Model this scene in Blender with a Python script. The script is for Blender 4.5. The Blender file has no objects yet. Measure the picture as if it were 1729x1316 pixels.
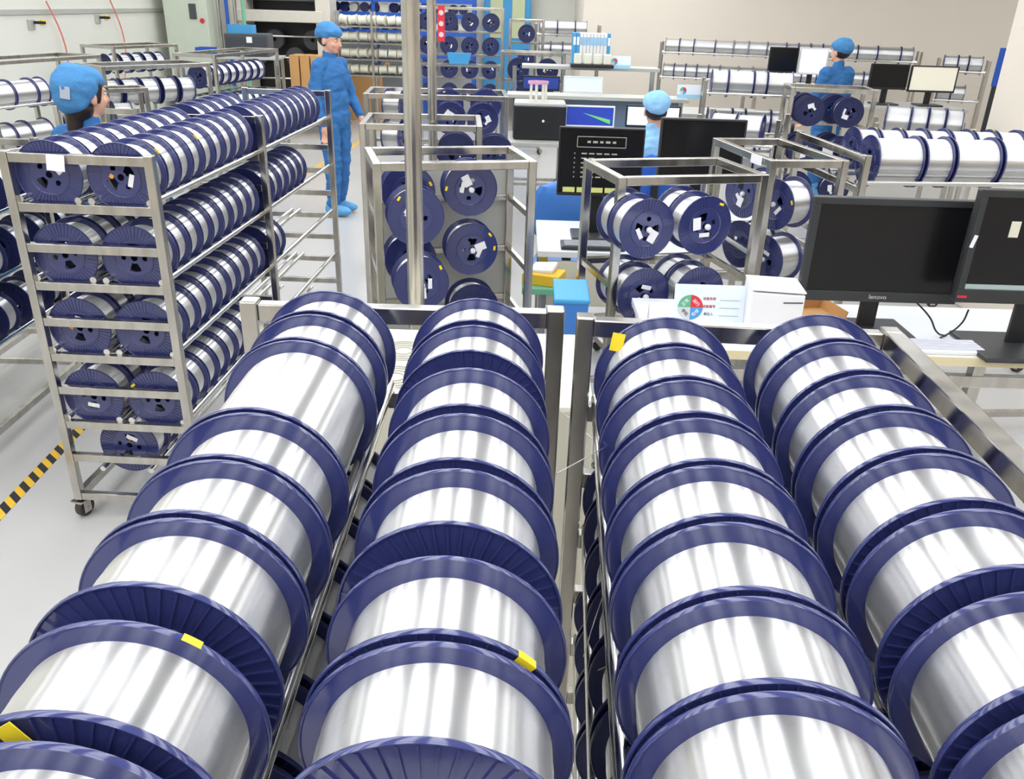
import bpy, bmesh, math, random
from mathutils import Vector, Matrix, Euler, noise
random.seed(7)
R = math.radians
sc = bpy.context.scene
col = sc.collection

# ------------------------------------------------------------------ camera
W, Hh, F, CX, CY = 1729., 1316., 1408., 864.5, 658.
TH, ROLL, CH = R(24.8), R(1.77), 1.84
fw = Vector((0, math.cos(TH), -math.sin(TH)))
rt0 = Vector((1, 0, 0)); up0 = Vector((0, math.sin(TH), math.cos(TH)))
rt = math.cos(ROLL)*rt0 + math.sin(ROLL)*up0
up = -math.sin(ROLL)*rt0 + math.cos(ROLL)*up0
cam = bpy.data.cameras.new('camera'); cam.sensor_width = 36; cam.lens = 36*F/W
cam.clip_start = .02
co = bpy.data.objects.new('camera', cam); col.objects.link(co)
M = Matrix((rt, up, -fw)).transposed().to_4x4(); M.translation = (0, 0, CH)
co.matrix_world = M
sc.camera = co
def ray(x, y): return fw + (x-CX)/F*rt - (y-CY)/F*up
def atz(x, y, z):
    r = ray(x, y); return Vector((0, 0, CH)) + r*((z-CH)/r.z)
def aty(x, y, Y):
    r = ray(x, y); return Vector((0, 0, CH)) + r*(Y/r.y)

# ------------------------------------------------------------------ world, exposure
sc.view_settings.view_transform = 'Standard'; sc.view_settings.look = 'None'
sc.view_settings.gamma = 1; sc.view_settings.use_curve_mapping = False
sc.view_settings.exposure = 0.0
wd = bpy.data.worlds.new('world'); sc.world = wd; wd.use_nodes = True
wd.node_tree.nodes['Background'].inputs[0].default_value = (.9, .95, 1, 1)
wd.node_tree.nodes['Background'].inputs[1].default_value = .3
LAMP_EMIT = 4.0      # strength of the ceiling tubes
CEIL = 3.3

# ------------------------------------------------------------------ materials
MATS = {}
def mat(name, rgb, rough=.5, metal=0., spec=.5, noise_amt=0., noise_scale=8., bump=0., bump_scale=60., emit=0., coat=0., stretch=None):
    if name in MATS: return MATS[name]
    m = bpy.data.materials.new(name); m.use_nodes = True; nt = m.node_tree
    b = nt.nodes['Principled BSDF']
    c = tuple(((v/255)/12.92 if v <= 10 else (((v/255)+.055)/1.055)**2.4) for v in rgb) + (1,)
    b.inputs['Base Color'].default_value = c; b.inputs['Roughness'].default_value = rough
    b.inputs['Metallic'].default_value = metal; b.inputs['Specular IOR Level'].default_value = spec
    if coat: b.inputs['Coat Weight'].default_value = coat; b.inputs['Coat Roughness'].default_value = .08
    if emit: b.inputs['Emission Color'].default_value = c; b.inputs['Emission Strength'].default_value = emit
    tc = nt.nodes.new('ShaderNodeTexCoord'); vec = tc.outputs['Object']
    if stretch:
        mp = nt.nodes.new('ShaderNodeMapping'); mp.inputs['Scale'].default_value = stretch
        nt.links.new(vec, mp.inputs['Vector']); vec = mp.outputs['Vector']
    if noise_amt:
        n = nt.nodes.new('ShaderNodeTexNoise'); n.inputs['Scale'].default_value = noise_scale; n.inputs['Detail'].default_value = 6
        nt.links.new(vec, n.inputs['Vector'])
        mx = nt.nodes.new('ShaderNodeMix'); mx.data_type = 'RGBA'
        mx.inputs[6].default_value = tuple(v*(1-noise_amt) for v in c[:3])+(1,)
        mx.inputs[7].default_value = tuple(min(1, v*(1+noise_amt)) for v in c[:3])+(1,)
        nt.links.new(n.outputs['Fac'], mx.inputs[0]); nt.links.new(mx.outputs[2], b.inputs['Base Color'])
        mr = nt.nodes.new('ShaderNodeMapRange'); mr.inputs[3].default_value = max(.02, rough*(1-noise_amt*.8)); mr.inputs[4].default_value = min(1, rough*(1+noise_amt*.8))
        nt.links.new(n.outputs['Fac'], mr.inputs[0]); nt.links.new(mr.outputs[0], b.inputs['Roughness'])
    if bump:
        n2 = nt.nodes.new('ShaderNodeTexNoise'); n2.inputs['Scale'].default_value = bump_scale; n2.inputs['Detail'].default_value = 4
        nt.links.new(vec, n2.inputs['Vector'])
        bp = nt.nodes.new('ShaderNodeBump'); bp.inputs['Strength'].default_value = bump; bp.inputs['Distance'].default_value = .01
        nt.links.new(n2.outputs['Fac'], bp.inputs['Height']); nt.links.new(bp.outputs['Normal'], b.inputs['Normal'])
    MATS[name] = m; return m

NAVY = mat('navy plastic', (55, 61, 114), .11, 0, .85, .08, 20)
NAVYD = mat('dark and shade-toned navy plastic', (40, 46, 92), .3, 0, .5, .1, 20)  # dark spools; also carries the shade painted onto lower foreground tiers
STEEL = mat('brushed stainless steel', (194, 191, 184), .2, 1., .5, .34, 26, stretch=(1, 1, .25))
RODM = mat('polished steel rod', (225, 224, 220), .16, 1.)
CREAM = mat('cream painted steel', (222, 217, 205), .4, .1, .5, .08, 12)
WALL = mat('cream wall paint', (226, 226, 217), .6, 0, .3, .03, 2)
WALLG = mat('beige grey wall paint', (232, 223, 209), .6, 0, .3, .03, 2)
FLOOR = mat('grey epoxy floor', (195, 194, 192), .22, 0, .4, .05, 1.5)
CEILM = mat('white ceiling', (205, 207, 210), .8)
WHITE = mat('white paper', (244, 244, 248), .6)
WPLAS = mat('white plastic', (236, 236, 236), .35)
BEIGE = mat('beige plastic', (226, 222, 205), .45, noise_amt=.04)
BLACK = mat('black plastic', (26, 27, 29), .4)
BLACKM = mat('charcoal plastic', (48, 50, 52), .42)
SCREEN = mat('dark screen glass', (22, 22, 24), .22, 0, .35)
YEL = mat('yellow sticker', (250, 222, 40), .5)
ORA = mat('orange sticker', (246, 170, 40), .5)
BLUE = mat('blue coverall cloth', (60, 114, 172), .85, 0, .2, .22, 12, .6, 34)
LBLUE = mat('pale blue cloth', (150, 200, 242), .85, 0, .2, .08, 14, .3, 45)
CAPB = mat('blue cap cloth', (78, 138, 192), .85, 0, .2, .15, 20, .4, 70)
SHOEB = mat('blue shoe cover', (104, 170, 220), .6, 0, .3, .12, 30, .5, 60)
SKIN = mat('skin', (226, 172, 146), .5, 0, .4, .05, 20)
HAIR = mat('dark hair', (38, 26, 24), .45, 0, .4, .2, 80)
CHAIRB = mat('blue chair shell', (62, 122, 200), .4)
CARTON = mat('brown cardboard', (205, 158, 104), .8, 0, .2, .08, 6)
RUBBER = mat('dark rubber', (60, 54, 52), .6)
GREEN = mat('green ledge paint', (118, 190, 158), .45)
MGREEN = mat('pale green machine paint', (206, 214, 198), .45, noise_amt=.05)
DKGREY = mat('dark grey machine', (74, 76, 82), .5, noise_amt=.1)
RED = mat('red plate', (214, 46, 62), .45)
BLUEP = mat('blue paint', (38, 92, 190), .4)
SKYB = mat('light blue plastic', (70, 160, 216), .4)
GREYP = mat('grey panel', (190, 190, 184), .5, .3, .5, .06, 5)
CREAMS = mat('cream bobbin', (232, 230, 212), .4)
PINK = mat('pink plastic', (214, 160, 190), .5)

def make_wire():
    m = bpy.data.materials.new('wound silver wire'); m.use_nodes = True; nt = m.node_tree; L = nt.links.new
    nt.nodes.remove(nt.nodes['Principled BSDF']); out = nt.nodes['Material Output']
    g = nt.nodes.new('ShaderNodeBsdfAnisotropic'); g.inputs['Color'].default_value = (.90, .90, .90, 1)
    g.inputs['Roughness'].default_value = .40; g.inputs['Anisotropy'].default_value = .80; g.inputs['Rotation'].default_value = 0.
    tg = nt.nodes.new('ShaderNodeTangent'); tg.direction_type = 'RADIAL'; tg.axis = 'Y'; L(tg.outputs[0], g.inputs['Tangent'])
    tc = nt.nodes.new('ShaderNodeTexCoord'); mp = nt.nodes.new('ShaderNodeMapping'); mp.inputs['Scale'].default_value = (5, 260, 5)
    n = nt.nodes.new('ShaderNodeTexNoise'); n.inputs['Scale'].default_value = 1; n.inputs['Detail'].default_value = 4
    L(tc.outputs['Object'], mp.inputs[0]); L(mp.outputs[0], n.inputs['Vector'])
    bp = nt.nodes.new('ShaderNodeBump'); bp.inputs['Strength'].default_value = .12; bp.inputs['Distance'].default_value = .003
    L(n.outputs['Fac'], bp.inputs['Height']); L(bp.outputs['Normal'], g.inputs['Normal'])
    d = nt.nodes.new('ShaderNodeBsdfDiffuse'); d.inputs['Color'].default_value = (.86, .86, .85, 1)
    mx = nt.nodes.new('ShaderNodeMixShader'); mx.inputs[0].default_value = .12; L(g.outputs[0], mx.inputs[1]); L(d.outputs[0], mx.inputs[2]); L(mx.outputs[0], out.inputs['Surface'])
    return m
WIRE = make_wire()

def make_tape():
    m = bpy.data.materials.new('black and yellow hazard tape'); m.use_nodes = True; nt = m.node_tree
    b = nt.nodes['Principled BSDF']; b.inputs['Roughness'].default_value = .4
    tc = nt.nodes.new('ShaderNodeTexCoord'); sp = nt.nodes.new('ShaderNodeSeparateXYZ'); nt.links.new(tc.outputs['Object'], sp.inputs[0])
    ad = nt.nodes.new('ShaderNodeMath'); ad.operation = 'ADD'; nt.links.new(sp.outputs[0], ad.inputs[0]); nt.links.new(sp.outputs[1], ad.inputs[1])
    ml = nt.nodes.new('ShaderNodeMath'); ml.operation = 'MULTIPLY'; ml.inputs[1].default_value = 13.; nt.links.new(ad.outputs[0], ml.inputs[0])
    fr = nt.nodes.new('ShaderNodeMath'); fr.operation = 'FRACT'; nt.links.new(ml.outputs[0], fr.inputs[0])
    gt = nt.nodes.new('ShaderNodeMath'); gt.operation = 'GREATER_THAN'; gt.inputs[1].default_value = .5; nt.links.new(fr.outputs[0], gt.inputs[0])
    mx = nt.nodes.new('ShaderNodeMix'); mx.data_type = 'RGBA'; mx.inputs[6].default_value = (.02, .02, .03, 1); mx.inputs[7].default_value = (.9, .55, .04, 1)
    nt.links.new(gt.outputs[0], mx.inputs[0]); nt.links.new(mx.outputs[2], b.inputs['Base Color'])
    return m
TAPE = make_tape()

# ------------------------------------------------------------------ mesh helpers
class MB:
    def __init__(s): s.v = []; s.f = []; s.m = []; s.sm = []
    def add(s, vs, fs, mi=0, smooth=False):
        o = len(s.v); s.v += [tuple(v) for v in vs]
        for f in fs: s.f.append(tuple(i+o for i in f)); s.m.append(mi); s.sm.append(smooth)
        return s
    def box(s, c, d, mi=0, rot=None):
        x, y, z = (k/2 for k in d)
        vs = [Vector((sx*x, sy*y, sz*z)) for sx in (-1, 1) for sy in (-1, 1) for sz in (-1, 1)]
        if rot: E = Euler(rot).to_matrix(); vs = [E @ v for v in vs]
        vs = [v+Vector(c) for v in vs]
        return s.add(vs, [(0, 1, 3, 2), (4, 6, 7, 5), (0, 4, 5, 1), (2, 3, 7, 6), (0, 2, 6, 4), (1, 5, 7, 3)], mi)
    def bbox(s, c, d, r=.006, mi=0, seg=2, rot=None):
        bm = bmesh.new(); bmesh.ops.create_cube(bm, size=1)
        bmesh.ops.scale(bm, vec=d, verts=bm.verts)
        bmesh.ops.bevel(bm, geom=list(bm.edges), offset=min(r, min(d)*.45), segments=seg, profile=.5, affect='EDGES')
        E = Euler(rot).to_matrix() if rot else Matrix.Identity(3)
        bm.verts.ensure_lookup_table()
        s.add([E @ v.co+Vector(c) for v in bm.verts], [[v.index for v in f.verts] for f in bm.faces], mi)
        bm.free(); return s
    def rod(s, p0, p1, r, n=12, mi=0, r1=None, caps=True):
        p0 = Vector(p0); p1 = Vector(p1); a = (p1-p0).normalized()
        u = a.orthogonal().normalized(); w = a.cross(u); r1 = r if r1 is None else r1
        vs = []
        for p, q in ((p0, r), (p1, r1)):
            vs += [p+(u*math.cos(2*math.pi*i/n)+w*math.sin(2*math.pi*i/n))*q for i in range(n)]
        s.add(vs, [(i, (i+1) % n, n+(i+1) % n, n+i) for i in range(n)], mi, True)
        if caps: s.add(vs, [tuple(range(n))[::-1], tuple(range(n, 2*n))], mi)
        return s
    def lathe(s, prof, n=64, axis='Y', mi=0, closed=False, smooth=True):
        vs = []
        for (r, h) in prof:
            for i in range(n):
                a = 2*math.pi*i/n; x, y = r*math.cos(a), r*math.sin(a)
                vs.append((x, h, y) if axis == 'Y' else ((h, x, y) if axis == 'X' else (x, y, h)))
        k = len(prof); fs = []
        for j in range(k if closed else k-1):
            for i in range(n):
                a, b, c, d = j*n+i, j*n+(i+1) % n, ((j+1) % k)*n+(i+1) % n, ((j+1) % k)*n+i
                fs.append((a, b, c, d))
        return s.add(vs, fs, mi, smooth)
    def tube(s, pts, r, n=8, mi=0):
        for a, b in zip(pts[:-1], pts[1:]): s.rod(a, b, r, n, mi)
        return s
    def mesh(s, name, mats):
        me = bpy.data.meshes.new(name); me.from_pydata(s.v, [], s.f)
        for m in (mats if isinstance(mats, (list, tuple)) else [mats]): me.materials.append(m)
        me.polygons.foreach_set('material_index', s.m); me.polygons.foreach_set('use_smooth', s.sm)
        bm = bmesh.new(); bm.from_mesh(me); bmesh.ops.recalc_face_normals(bm, faces=bm.faces)
        if any(s.sm):
            for e in bm.edges:
                if len(e.link_faces) == 2 and e.calc_face_angle(0) > .7: e.smooth = False
        bm.to_mesh(me); bm.free(); me.update()
        return me
CACHE = {}
def cached(key, fn, name, mats):
    if key not in CACHE: CACHE[key] = fn().mesh(name, mats)
    return CACHE[key]
def ob(name, me, parent=None, loc=(0, 0, 0), rot=(0, 0, 0), label=None):
    o = bpy.data.objects.new(name, me); col.objects.link(o); o.parent = parent; o.location = loc; o.rotation_euler = rot
    if label: o['label'] = label
    return o
def tag(o, label, cat, group=None):
    o['label'] = label; o['category'] = cat
    if group: o['group'] = group
    return o
def thing(name, label, cat, loc=(0, 0, 0), rz=0, group=None):
    o = bpy.data.objects.new(name, None); col.objects.link(o); o.location = loc; o.rotation_euler = (0, 0, rz)
    o.empty_display_size = .1
    return tag(o, label, cat, group)
def struct(name, me, parent=None, loc=(0, 0, 0), rot=(0, 0, 0)):
    o = ob(name, me, parent, loc, rot); o['kind'] = 'structure'; return o
def bx(d, m, r=0):
    key = ('bx', tuple(round(k, 4) for k in d), m.name, r)
    return cached(key, (lambda: MB().bbox((0, 0, 0), d, r)) if r else (lambda: MB().box((0, 0, 0), d)), 'box', m)
def rodm(L, r, m, axis='Y', n=12):
    d = {'X': (L/2, 0, 0), 'Y': (0, L/2, 0), 'Z': (0, 0, L/2)}[axis]
    return cached(('rod', round(L, 4), r, m.name, axis, n), lambda: MB().rod([-k for k in d], d, r, n), 'rod', m)

# ------------------------------------------------------------------ room
XL, XR, YB, YF = -5.3, 9.0, -3.0, 16.2
def slab(name, p0, p1, z0, z1, t, m):
    p0 = Vector(p0); p1 = Vector(p1); d = p1-p0; L = d.length
    me = MB().box((L/2, t/2, (z0+z1)/2), (L, t, z1-z0)).mesh(name, m)
    return struct(name, me, None, (p0.x, p0.y, 0), (0, 0, math.atan2(d.y, d.x)))
struct('floor', MB().box(((XL+XR)/2, (YB+YF)/2, -.05), (XR-XL+.6, YF-YB+.6, .1)).mesh('floor', FLOOR))
struct('ceiling', MB().box(((XL+XR)/2, (YB+YF)/2, CEIL+.05), (XR-XL+.6, YF-YB+.6, .1)).mesh('ceiling', CEILM))
slab('wall_left', (XL, YB), (XL, YF), 0, CEIL, .15, WALL)
slab('wall_back', (XL, YF), (.9, YF), 0, CEIL, .15, WALL)
slab('wall_back_jog', (.9, YF), (.9, 13.75), 0, CEIL, .15, WALLG)
slab('wall_back_right', (.9, 13.75), (XR, 11.75), 0, CEIL, .15, WALLG)
slab('wall_right', (XR, 11.75), (XR, YB), 0, CEIL, .15, WALLG)
slab('wall_front', (XR, YB), (XL, YB), 0, CEIL, .15, WALLG)
pp = aty(1691, 110, 5.85)
struct('wall_pillar', MB().bbox((0, 0, CEIL/2), (.9, .9, CEIL), .01).mesh('pillar', WALLG), None, (pp.x+.45, 5.4, 0))
ORD = ['nearest', 'second nearest', 'third nearest', 'fourth nearest', 'fifth nearest', 'sixth nearest', 'seventh nearest', 'eighth nearest', 'ninth nearest', 'tenth nearest', 'eleventh nearest', 'twelfth nearest']
ORDL = ['first', 'second', 'third', 'fourth', 'fifth', 'sixth', 'seventh', 'eighth', 'ninth', 'tenth', 'eleventh', 'twelfth', 'thirteenth', 'fourteenth', 'fifteenth', 'sixteenth', 'seventeenth', 'eighteenth']
# ceiling light rows
tube_me = cached('tube', lambda: MB().box((0, 0, 0), (.42, 1.16, .02)), 'diffuser', mat('lamp diffuser', (250, 252, 255), .5, emit=LAMP_EMIT))
hous_me = cached('hous', lambda: MB().bbox((0, 0, 0), (.5, 1.2, .05), .01), 'housing', WPLAS)
rows = [-4.6, -3.0, -2.25, -1.5, -.6, .15, 1.35, 2.1, 3.6, 5.2, 7.2]
for i, x in enumerate(rows):
    for j in range(14):
        y = -2.2+j*1.28
        if x > 2.5 and y > 11.2: continue
        t = thing('ceiling_lamp', f'{ORDL[j]} white ceiling lamp from the front wall, {ORDL[i]} row from left', 'lamp', (x, y, CEIL-.06), 0, 'ceiling lamp rows')
        ob('lamp_housing', hous_me, t, (0, 0, .03)); ob('diffuser', tube_me, t, (0, 0, -.005))
# hazard tape
a = Vector((-1.93, 2.0, 0)); b = Vector((-2.03, 4.2, 0)); d = b-a
tag(ob('hazard_tape', MB().box((0, 0, 0), (.055, d.length, .002)).mesh('tape', TAPE), None, ((a+b)/2)+Vector((0, 0, .001)), (0, 0, math.atan2(-d.x, d.y))),
    'black and yellow striped hazard tape stuck along the floor', 'floor tape')
# walkway line further back
a = atz(605, 215, 0); b = atz(590, 240, 0)
tag(ob('floor_line', MB().box((0, 0, 0), (.08, 5.0, .002)).mesh('line', mat('yellow floor paint', (214, 176, 84), .5)), None, (-2.35, 11.2, .001), (0, 0, R(-4))),
    'plain yellow floor line beyond the standing worker', 'floor line')

# ------------------------------------------------------------------ spools
RAD = .11
def flange_mb(n=72, ribs=48):
    b = MB()
    b.lathe([(.058, .0015), (.1072, .0015), (.1085, .0030), (.1095, .0029), (.110, .0018), (.110, -.0020), (.1095, -.0032), (.1082, -.0032), (.1072, -.0022), (.1064, -.0006),
             (.0672, -.0006), (.0665, -.0030), (.0640, -.0034), (.0625, -.0020), (.0615, -.0004), (.058, -.0004)], n, closed=True)
    for i in range(ribs):
        a = 2*math.pi*i/ribs; c, s = math.cos(a), math.sin(a); h = .001
        q = []
        for rr, y in ((.067, -.0004), (.1068, -.0004), (.1068, -.0028), (.067, -.0028)):
            for t in (-h, h): q.append((rr*c-t*s, y, rr*s+t*c))
        b.add(q, [(0, 2, 4, 6), (1, 7, 5, 3), (6, 4, 5, 7), (2, 3, 5, 4), (0, 6, 7, 1)])
    return b
def hub_mb():
    rs = [.011, .016, .020, .024, .028, .032, .036, .040, .044, .048, .053, .0622]; n = 72; T = .003
    keep = set()
    for j in range(len(rs)-1):
        for i in range(n):
            am = 2*math.pi*(i+.5)/n; rm = (rs[j]+rs[j+1])/2; p = Vector((rm*math.cos(am), rm*math.sin(am)))
            dg = math.degrees(am) % 180
            if abs(dg-90) < 27 and .020 < rm < .048: continue
            if min((p-Vector((.036, 0))).length, (p+Vector((.036, 0))).length) < .0092: continue
            keep.add((j, i))
    vs = [(r*math.cos(2*math.pi*i/n), y, r*math.sin(2*math.pi*i/n)) for y in (-T/2, T/2) for r in rs for i in range(n)]
    N = len(rs)*n; ix = lambda k, j, i: k*N+j*n+i % n; fs = []
    for (j, i) in keep:
        for k in (0, 1): fs.append((ix(k, j, i), ix(k, j, i+1), ix(k, j+1, i+1), ix(k, j+1, i)))
        if (j, (i-1) % n) not in keep: fs.append((ix(0, j, i), ix(0, j+1, i), ix(1, j+1, i), ix(1, j, i)))
        if (j, (i+1) % n) not in keep: fs.append((ix(0, j, i+1), ix(0, j+1, i+1), ix(1, j+1, i+1), ix(1, j, i+1)))
        if (j-1, i) not in keep: fs.append((ix(0, j, i), ix(0, j, i+1), ix(1, j, i+1), ix(1, j, i)))
        if (j+1, i) not in keep: fs.append((ix(0, j+1, i), ix(0, j+1, i+1), ix(1, j+1, i+1), ix(1, j+1, i)))
    return MB().add(vs, fs)
FLANGE = flange_mb().mesh('flange', NAVY); HUB = hub_mb().mesh('hub', NAVY)
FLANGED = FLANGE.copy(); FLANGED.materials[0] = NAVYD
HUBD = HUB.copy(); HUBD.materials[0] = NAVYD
def winding(w, r=.088, m=WIRE):
    h = (w-.009)/2
    def fn():
        b = MB(); k = 8
        b.lathe([(.05, -h)]+[(r-.0006*abs(math.sin(i*2.1)), -h+2*h*i/k) for i in range(k+1)]+[(.05, h)], 72)
        return b
    return cached(('wind', round(w, 3), round(r, 3), m.name), fn, 'winding', m)
LAB = cached('lab', lambda: MB().box((0, 0, 0), (.046, .0006, .032)), 'label', WHITE)
LAB2 = cached('lab2', lambda: MB().box((0, 0, 0), (.042, .0006, .016)), 'label', WHITE)
YST = cached('yst', lambda: MB().box((0, 0, 0), (.009, .0006, .018)), 'sticker', YEL)
OST = cached('ost', lambda: MB().box((0, 0, 0), (.013, .0006, .013)), 'sticker', ORA)
COREM = cached('corem', lambda: MB().rod((0, -.5, 0), (0, .5, 0), .0115, 12, caps=False), 'core', NAVYD)
def spool(c, az, label, w=.1, roll=None, r=.0915, st='', group=None, dark=False, tilt=0., core=True):
    """c = centre, az = direction of the axis away from the viewer (rotation of local +Y)"""
    c = Vector(c); root = thing('wire_spool', label, 'spool', c-Vector((0, 0, RAD)), az, group)
    roll = random.uniform(0, 6.28) if roll is None else roll
    z = (0, 0, RAD); y = w/2-.0035
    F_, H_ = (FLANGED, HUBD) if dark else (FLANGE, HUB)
    f1 = ob('flange', F_, root, (0, -y, RAD), (0, roll, 0)); f2 = ob('flange', F_, root, (0, y, RAD), (0, -roll+1, math.pi))
    ob('hub_plate', H_, f1, (0, .0006, 0)); ob('hub_plate', H_, f2, (0, .0006, 0))
    ob('winding', winding(w, r), root, z, (0, roll, 0))
    for k in st:
        if k == 'w': a = random.uniform(0, 6.28); ob('paper_label', LAB, f1, (.038*math.cos(a), -.0040, .038*math.sin(a)), (0, -a+random.choice([0, 1.2]), 0), 'white paper label')
        if k == 'v': a = random.uniform(0, 6.28); ob('paper_label', LAB2, f1, (.034*math.cos(a), -.0014, .034*math.sin(a)), (0, -a+1.57, 0), 'narrow white label')
        if k == 'y': a = random.uniform(0, 6.28); ob('yellow_sticker', YST, f1, (.096*math.cos(a), -.0034, .100*math.sin(a)), (0, -a+random.uniform(-.4, .4), 0), 'yellow sticker')
        if k == 'o': a = random.uniform(0, 6.28); ob('orange_sticker', OST, f1, (.03*math.cos(a), -.0013, .03*math.sin(a)), (0, -a+.5, 0), 'orange sticker')
    return root
def yellow_rim(sp, ang, side=0, long=.022):
    """yellow sticker folded over the rim of the near flange"""
    f = [k for k in sp.children if k.name.startswith('flange')][side]
    b = MB(); n = 5; a0 = ang-long/2/RAD; q = []
    for i in range(n):
        a = a0+long/RAD*i/(n-1); q += [(.1105*math.cos(a), -.0038, .1105*math.sin(a)), (.1105*math.cos(a), .0036, .1105*math.sin(a)), (.096*math.cos(a), -.0034, .096*math.sin(a))]
    fs = []
    for i in range(n-1): j = i*3; fs += [(j, j+1, j+4, j+3), (j, j+3, j+5, j+2)]
    o = ob('yellow_sticker', b.add(q, fs).mesh('sticker', YEL), sp, f.location, (0, 0, f.rotation_euler.z), 'yellow sticker folded over the rim')
# ------------------------------------------------------------------ racks
POST = .03
WHEEL = cached('wheel', lambda: MB().lathe([(.006, -.012), (.034, -.014), (.038, -.009), (.038, .009), (.034, .014), (.006, .012)], 24, axis='X', closed=True), 'wheel', RUBBER)
FORK = cached('fork', lambda: MB().box((0, 0, .072), (.05, .05, .006)).box((-.019, .008, .046), (.003, .034, .052)).box((.019, .008, .046), (.003, .034, .052)).rod((-.022, .012, .038), (.022, .012, .038), .005, 8), 'fork', STEEL)
def caster(parent, loc, rz=.3):
    c = ob('caster', FORK, parent, loc, (0, 0, rz)); ob('wheel', WHEEL, c, (0, .012, .038)); return c
def rack(label, loc, rz, w, frames, bars, rods, colx, rail=None, top=1.375, group=None, bot=.08, rodr=.0115, inset=0.):
    """local x across, y along; frames = y of the end frames; bars = heights of cross bars; rods = heights of the rods"""
    t = thing('spool_rack', label, 'rack', loc, rz, group)
    L = frames[-1]-frames[0]; ym = (frames[-1]+frames[0])/2
    for fy in frames:
        xl = -(w/2-POST/2)+(inset if fy == frames[0] else 0); xr = w/2-POST/2
        for x in (xl, xr):
            ob('post', bx((POST, POST, top-bot), STEEL, .003), t, (x, fy, (top+bot)/2))
            if fy in (frames[0], frames[-1]): caster(t, (x, fy, 0), random.uniform(-1, 1))
        for z in bars:
            ob('cross_bar', bx((xr-xl-POST, .024, .03), STEEL, .002), t, ((xl+xr)/2, fy, z))
    for z in rods:
        for cx in colx:
            for s in (-1, 1): ob('rod', rodm(L, rodr, RODM), t, (cx+s*.0957, ym, z+.0195))
    for s in (-1, 1):
        k = inset if s < 0 else 0
        ob('bottom_rail', bx((POST, L-POST, .03), STEEL, .002), t, (s*(w/2-POST/2)+k/2, ym, bot+.015), (0, 0, math.atan2(k, L)))
    if rail is not None: ob('top_rail', bx((.03, L-POST, .03), STEEL, .002), t, (rail*(w/2-POST/2), ym, top-.015))
    return t
def loc2w(loc, rz, x, y, z):
    return Vector((loc[0]+x*math.cos(rz)-y*math.sin(rz), loc[1]+x*math.sin(rz)+y*math.cos(rz), z))

BARS = [1.355, 1.197, 1.062, .930, .80, .668, .54, .402, .264, .095]
RODS = [1.202, .935, .673, .407]
ZC = 1.297
def zc_of(rod): return rod+.095
# --- foreground left rack
LLOC, LRZ = (-.182, .20, 0), R(.35)
rack('steel spool rack in the left foreground, filled with large spools', LLOC, LRZ, .548, [0, 1.14], BARS, RODS, [-.125, .125], bot=.08)
fg = 'large spools of the foreground racks'
C1 = [(1.302, 1.201), (1.188, 1.088), (1.081, .862), (.854, .751), (.745, .645), (.638, .539), (.499, .403), (.384, .284)]
C2 = [(1.287, 1.181), (1.163, 1.060), (1.003, .889), (.869, .759), (.742, .640), (.593, .494), (.486, .391)]
C3 = [(1.224, 1.112), (1.100, .995), (.985, .889), (.876, .774), (.765, .668), (.659, .558), (.551, .453), (.447, .345)]
C4 = [(1.261, 1.152), (1.140, 1.035), (1.021, .925), (.909, .820), (.807, .710), (.696, .600), (.570, .470), (.455, .355)]
RDIR = -.048
def colx(c, y):
    return {1: -.308+.013*(1.3-y), 2: -.060+.010*(1.3-y), 3: .243+(1.27-y)*RDIR, 4: .491+(1.27-y)*RDIR}[c]
SP = {}
for c, lst in ((1, C1), (2, C2), (3, C3), (4, C4)):
    nm = {1: 'left column of left foreground rack', 2: 'right column of left foreground rack', 3: 'left column of right foreground rack', 4: 'right column of right foreground rack'}[c]
    n = len(lst)
    for i, (yf, yn) in enumerate(lst):
        y = (yf+yn)/2; w = max(.096, yf-yn)
        nth = n-1-i
        extra = 'extra-wide ' if w > .15 else ''
        SP[c, i] = spool((colx(c, y), y, ZC), 0 if c < 3 else math.atan(RDIR), f'{extra}silver wire spool, top tier, {ORD[nth]}, {nm}', w, r=random.choice([.090, .092, .093]), group=fg)
ob('yellow_sticker', MB().box((0, 0, 0), (.016, .0008, .03)).mesh('sticker', YEL), SP[1, 6], (-.022, -.0525, RAD+.092), (0, R(-35), 0), 'yellow sticker on the ribbed face')
yellow_rim(SP[1, 6], R(122), 1, .016)
yellow_rim(SP[2, 5], R(50), 0, .018)
b_ = MB().box((0, 0, 0), (.02, .0006, .03)).mesh('sticker', YEL)
ob('yellow_sticker', b_, SP[3, 0], (-.078, .044, RAD+.068), (0, R(8), 0), 'yellow sticker')
# lower tiers seen through the gaps, their shade put into a darker navy
for c in (1, 2, 3, 4):
    nm = {1: 'left column of left foreground rack', 2: 'right column of left foreground rack', 3: 'left column of right foreground rack', 4: 'right column of right foreground rack'}[c]
    for lv, tier in ((1, 'second tier'), (2, 'third tier')):
        if lv == 2 and c != 3: continue
        for i in range(8):
            y = 1.24-i*.112
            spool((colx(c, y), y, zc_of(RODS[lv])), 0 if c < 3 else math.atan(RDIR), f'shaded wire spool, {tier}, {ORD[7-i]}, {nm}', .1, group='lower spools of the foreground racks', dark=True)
# --- foreground right rack
RRZ = math.atan(-RDIR)*-1 if False else -math.atan(.048)
RLOC = (.243+.124-(1.29-.2)*.048, .19, 0)
rack('steel spool rack in the right foreground beside the computer desk', RLOC, RRZ, .53, [0, 1.11], BARS, RODS, [-.124, .124], rail=1, inset=.062)

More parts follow.
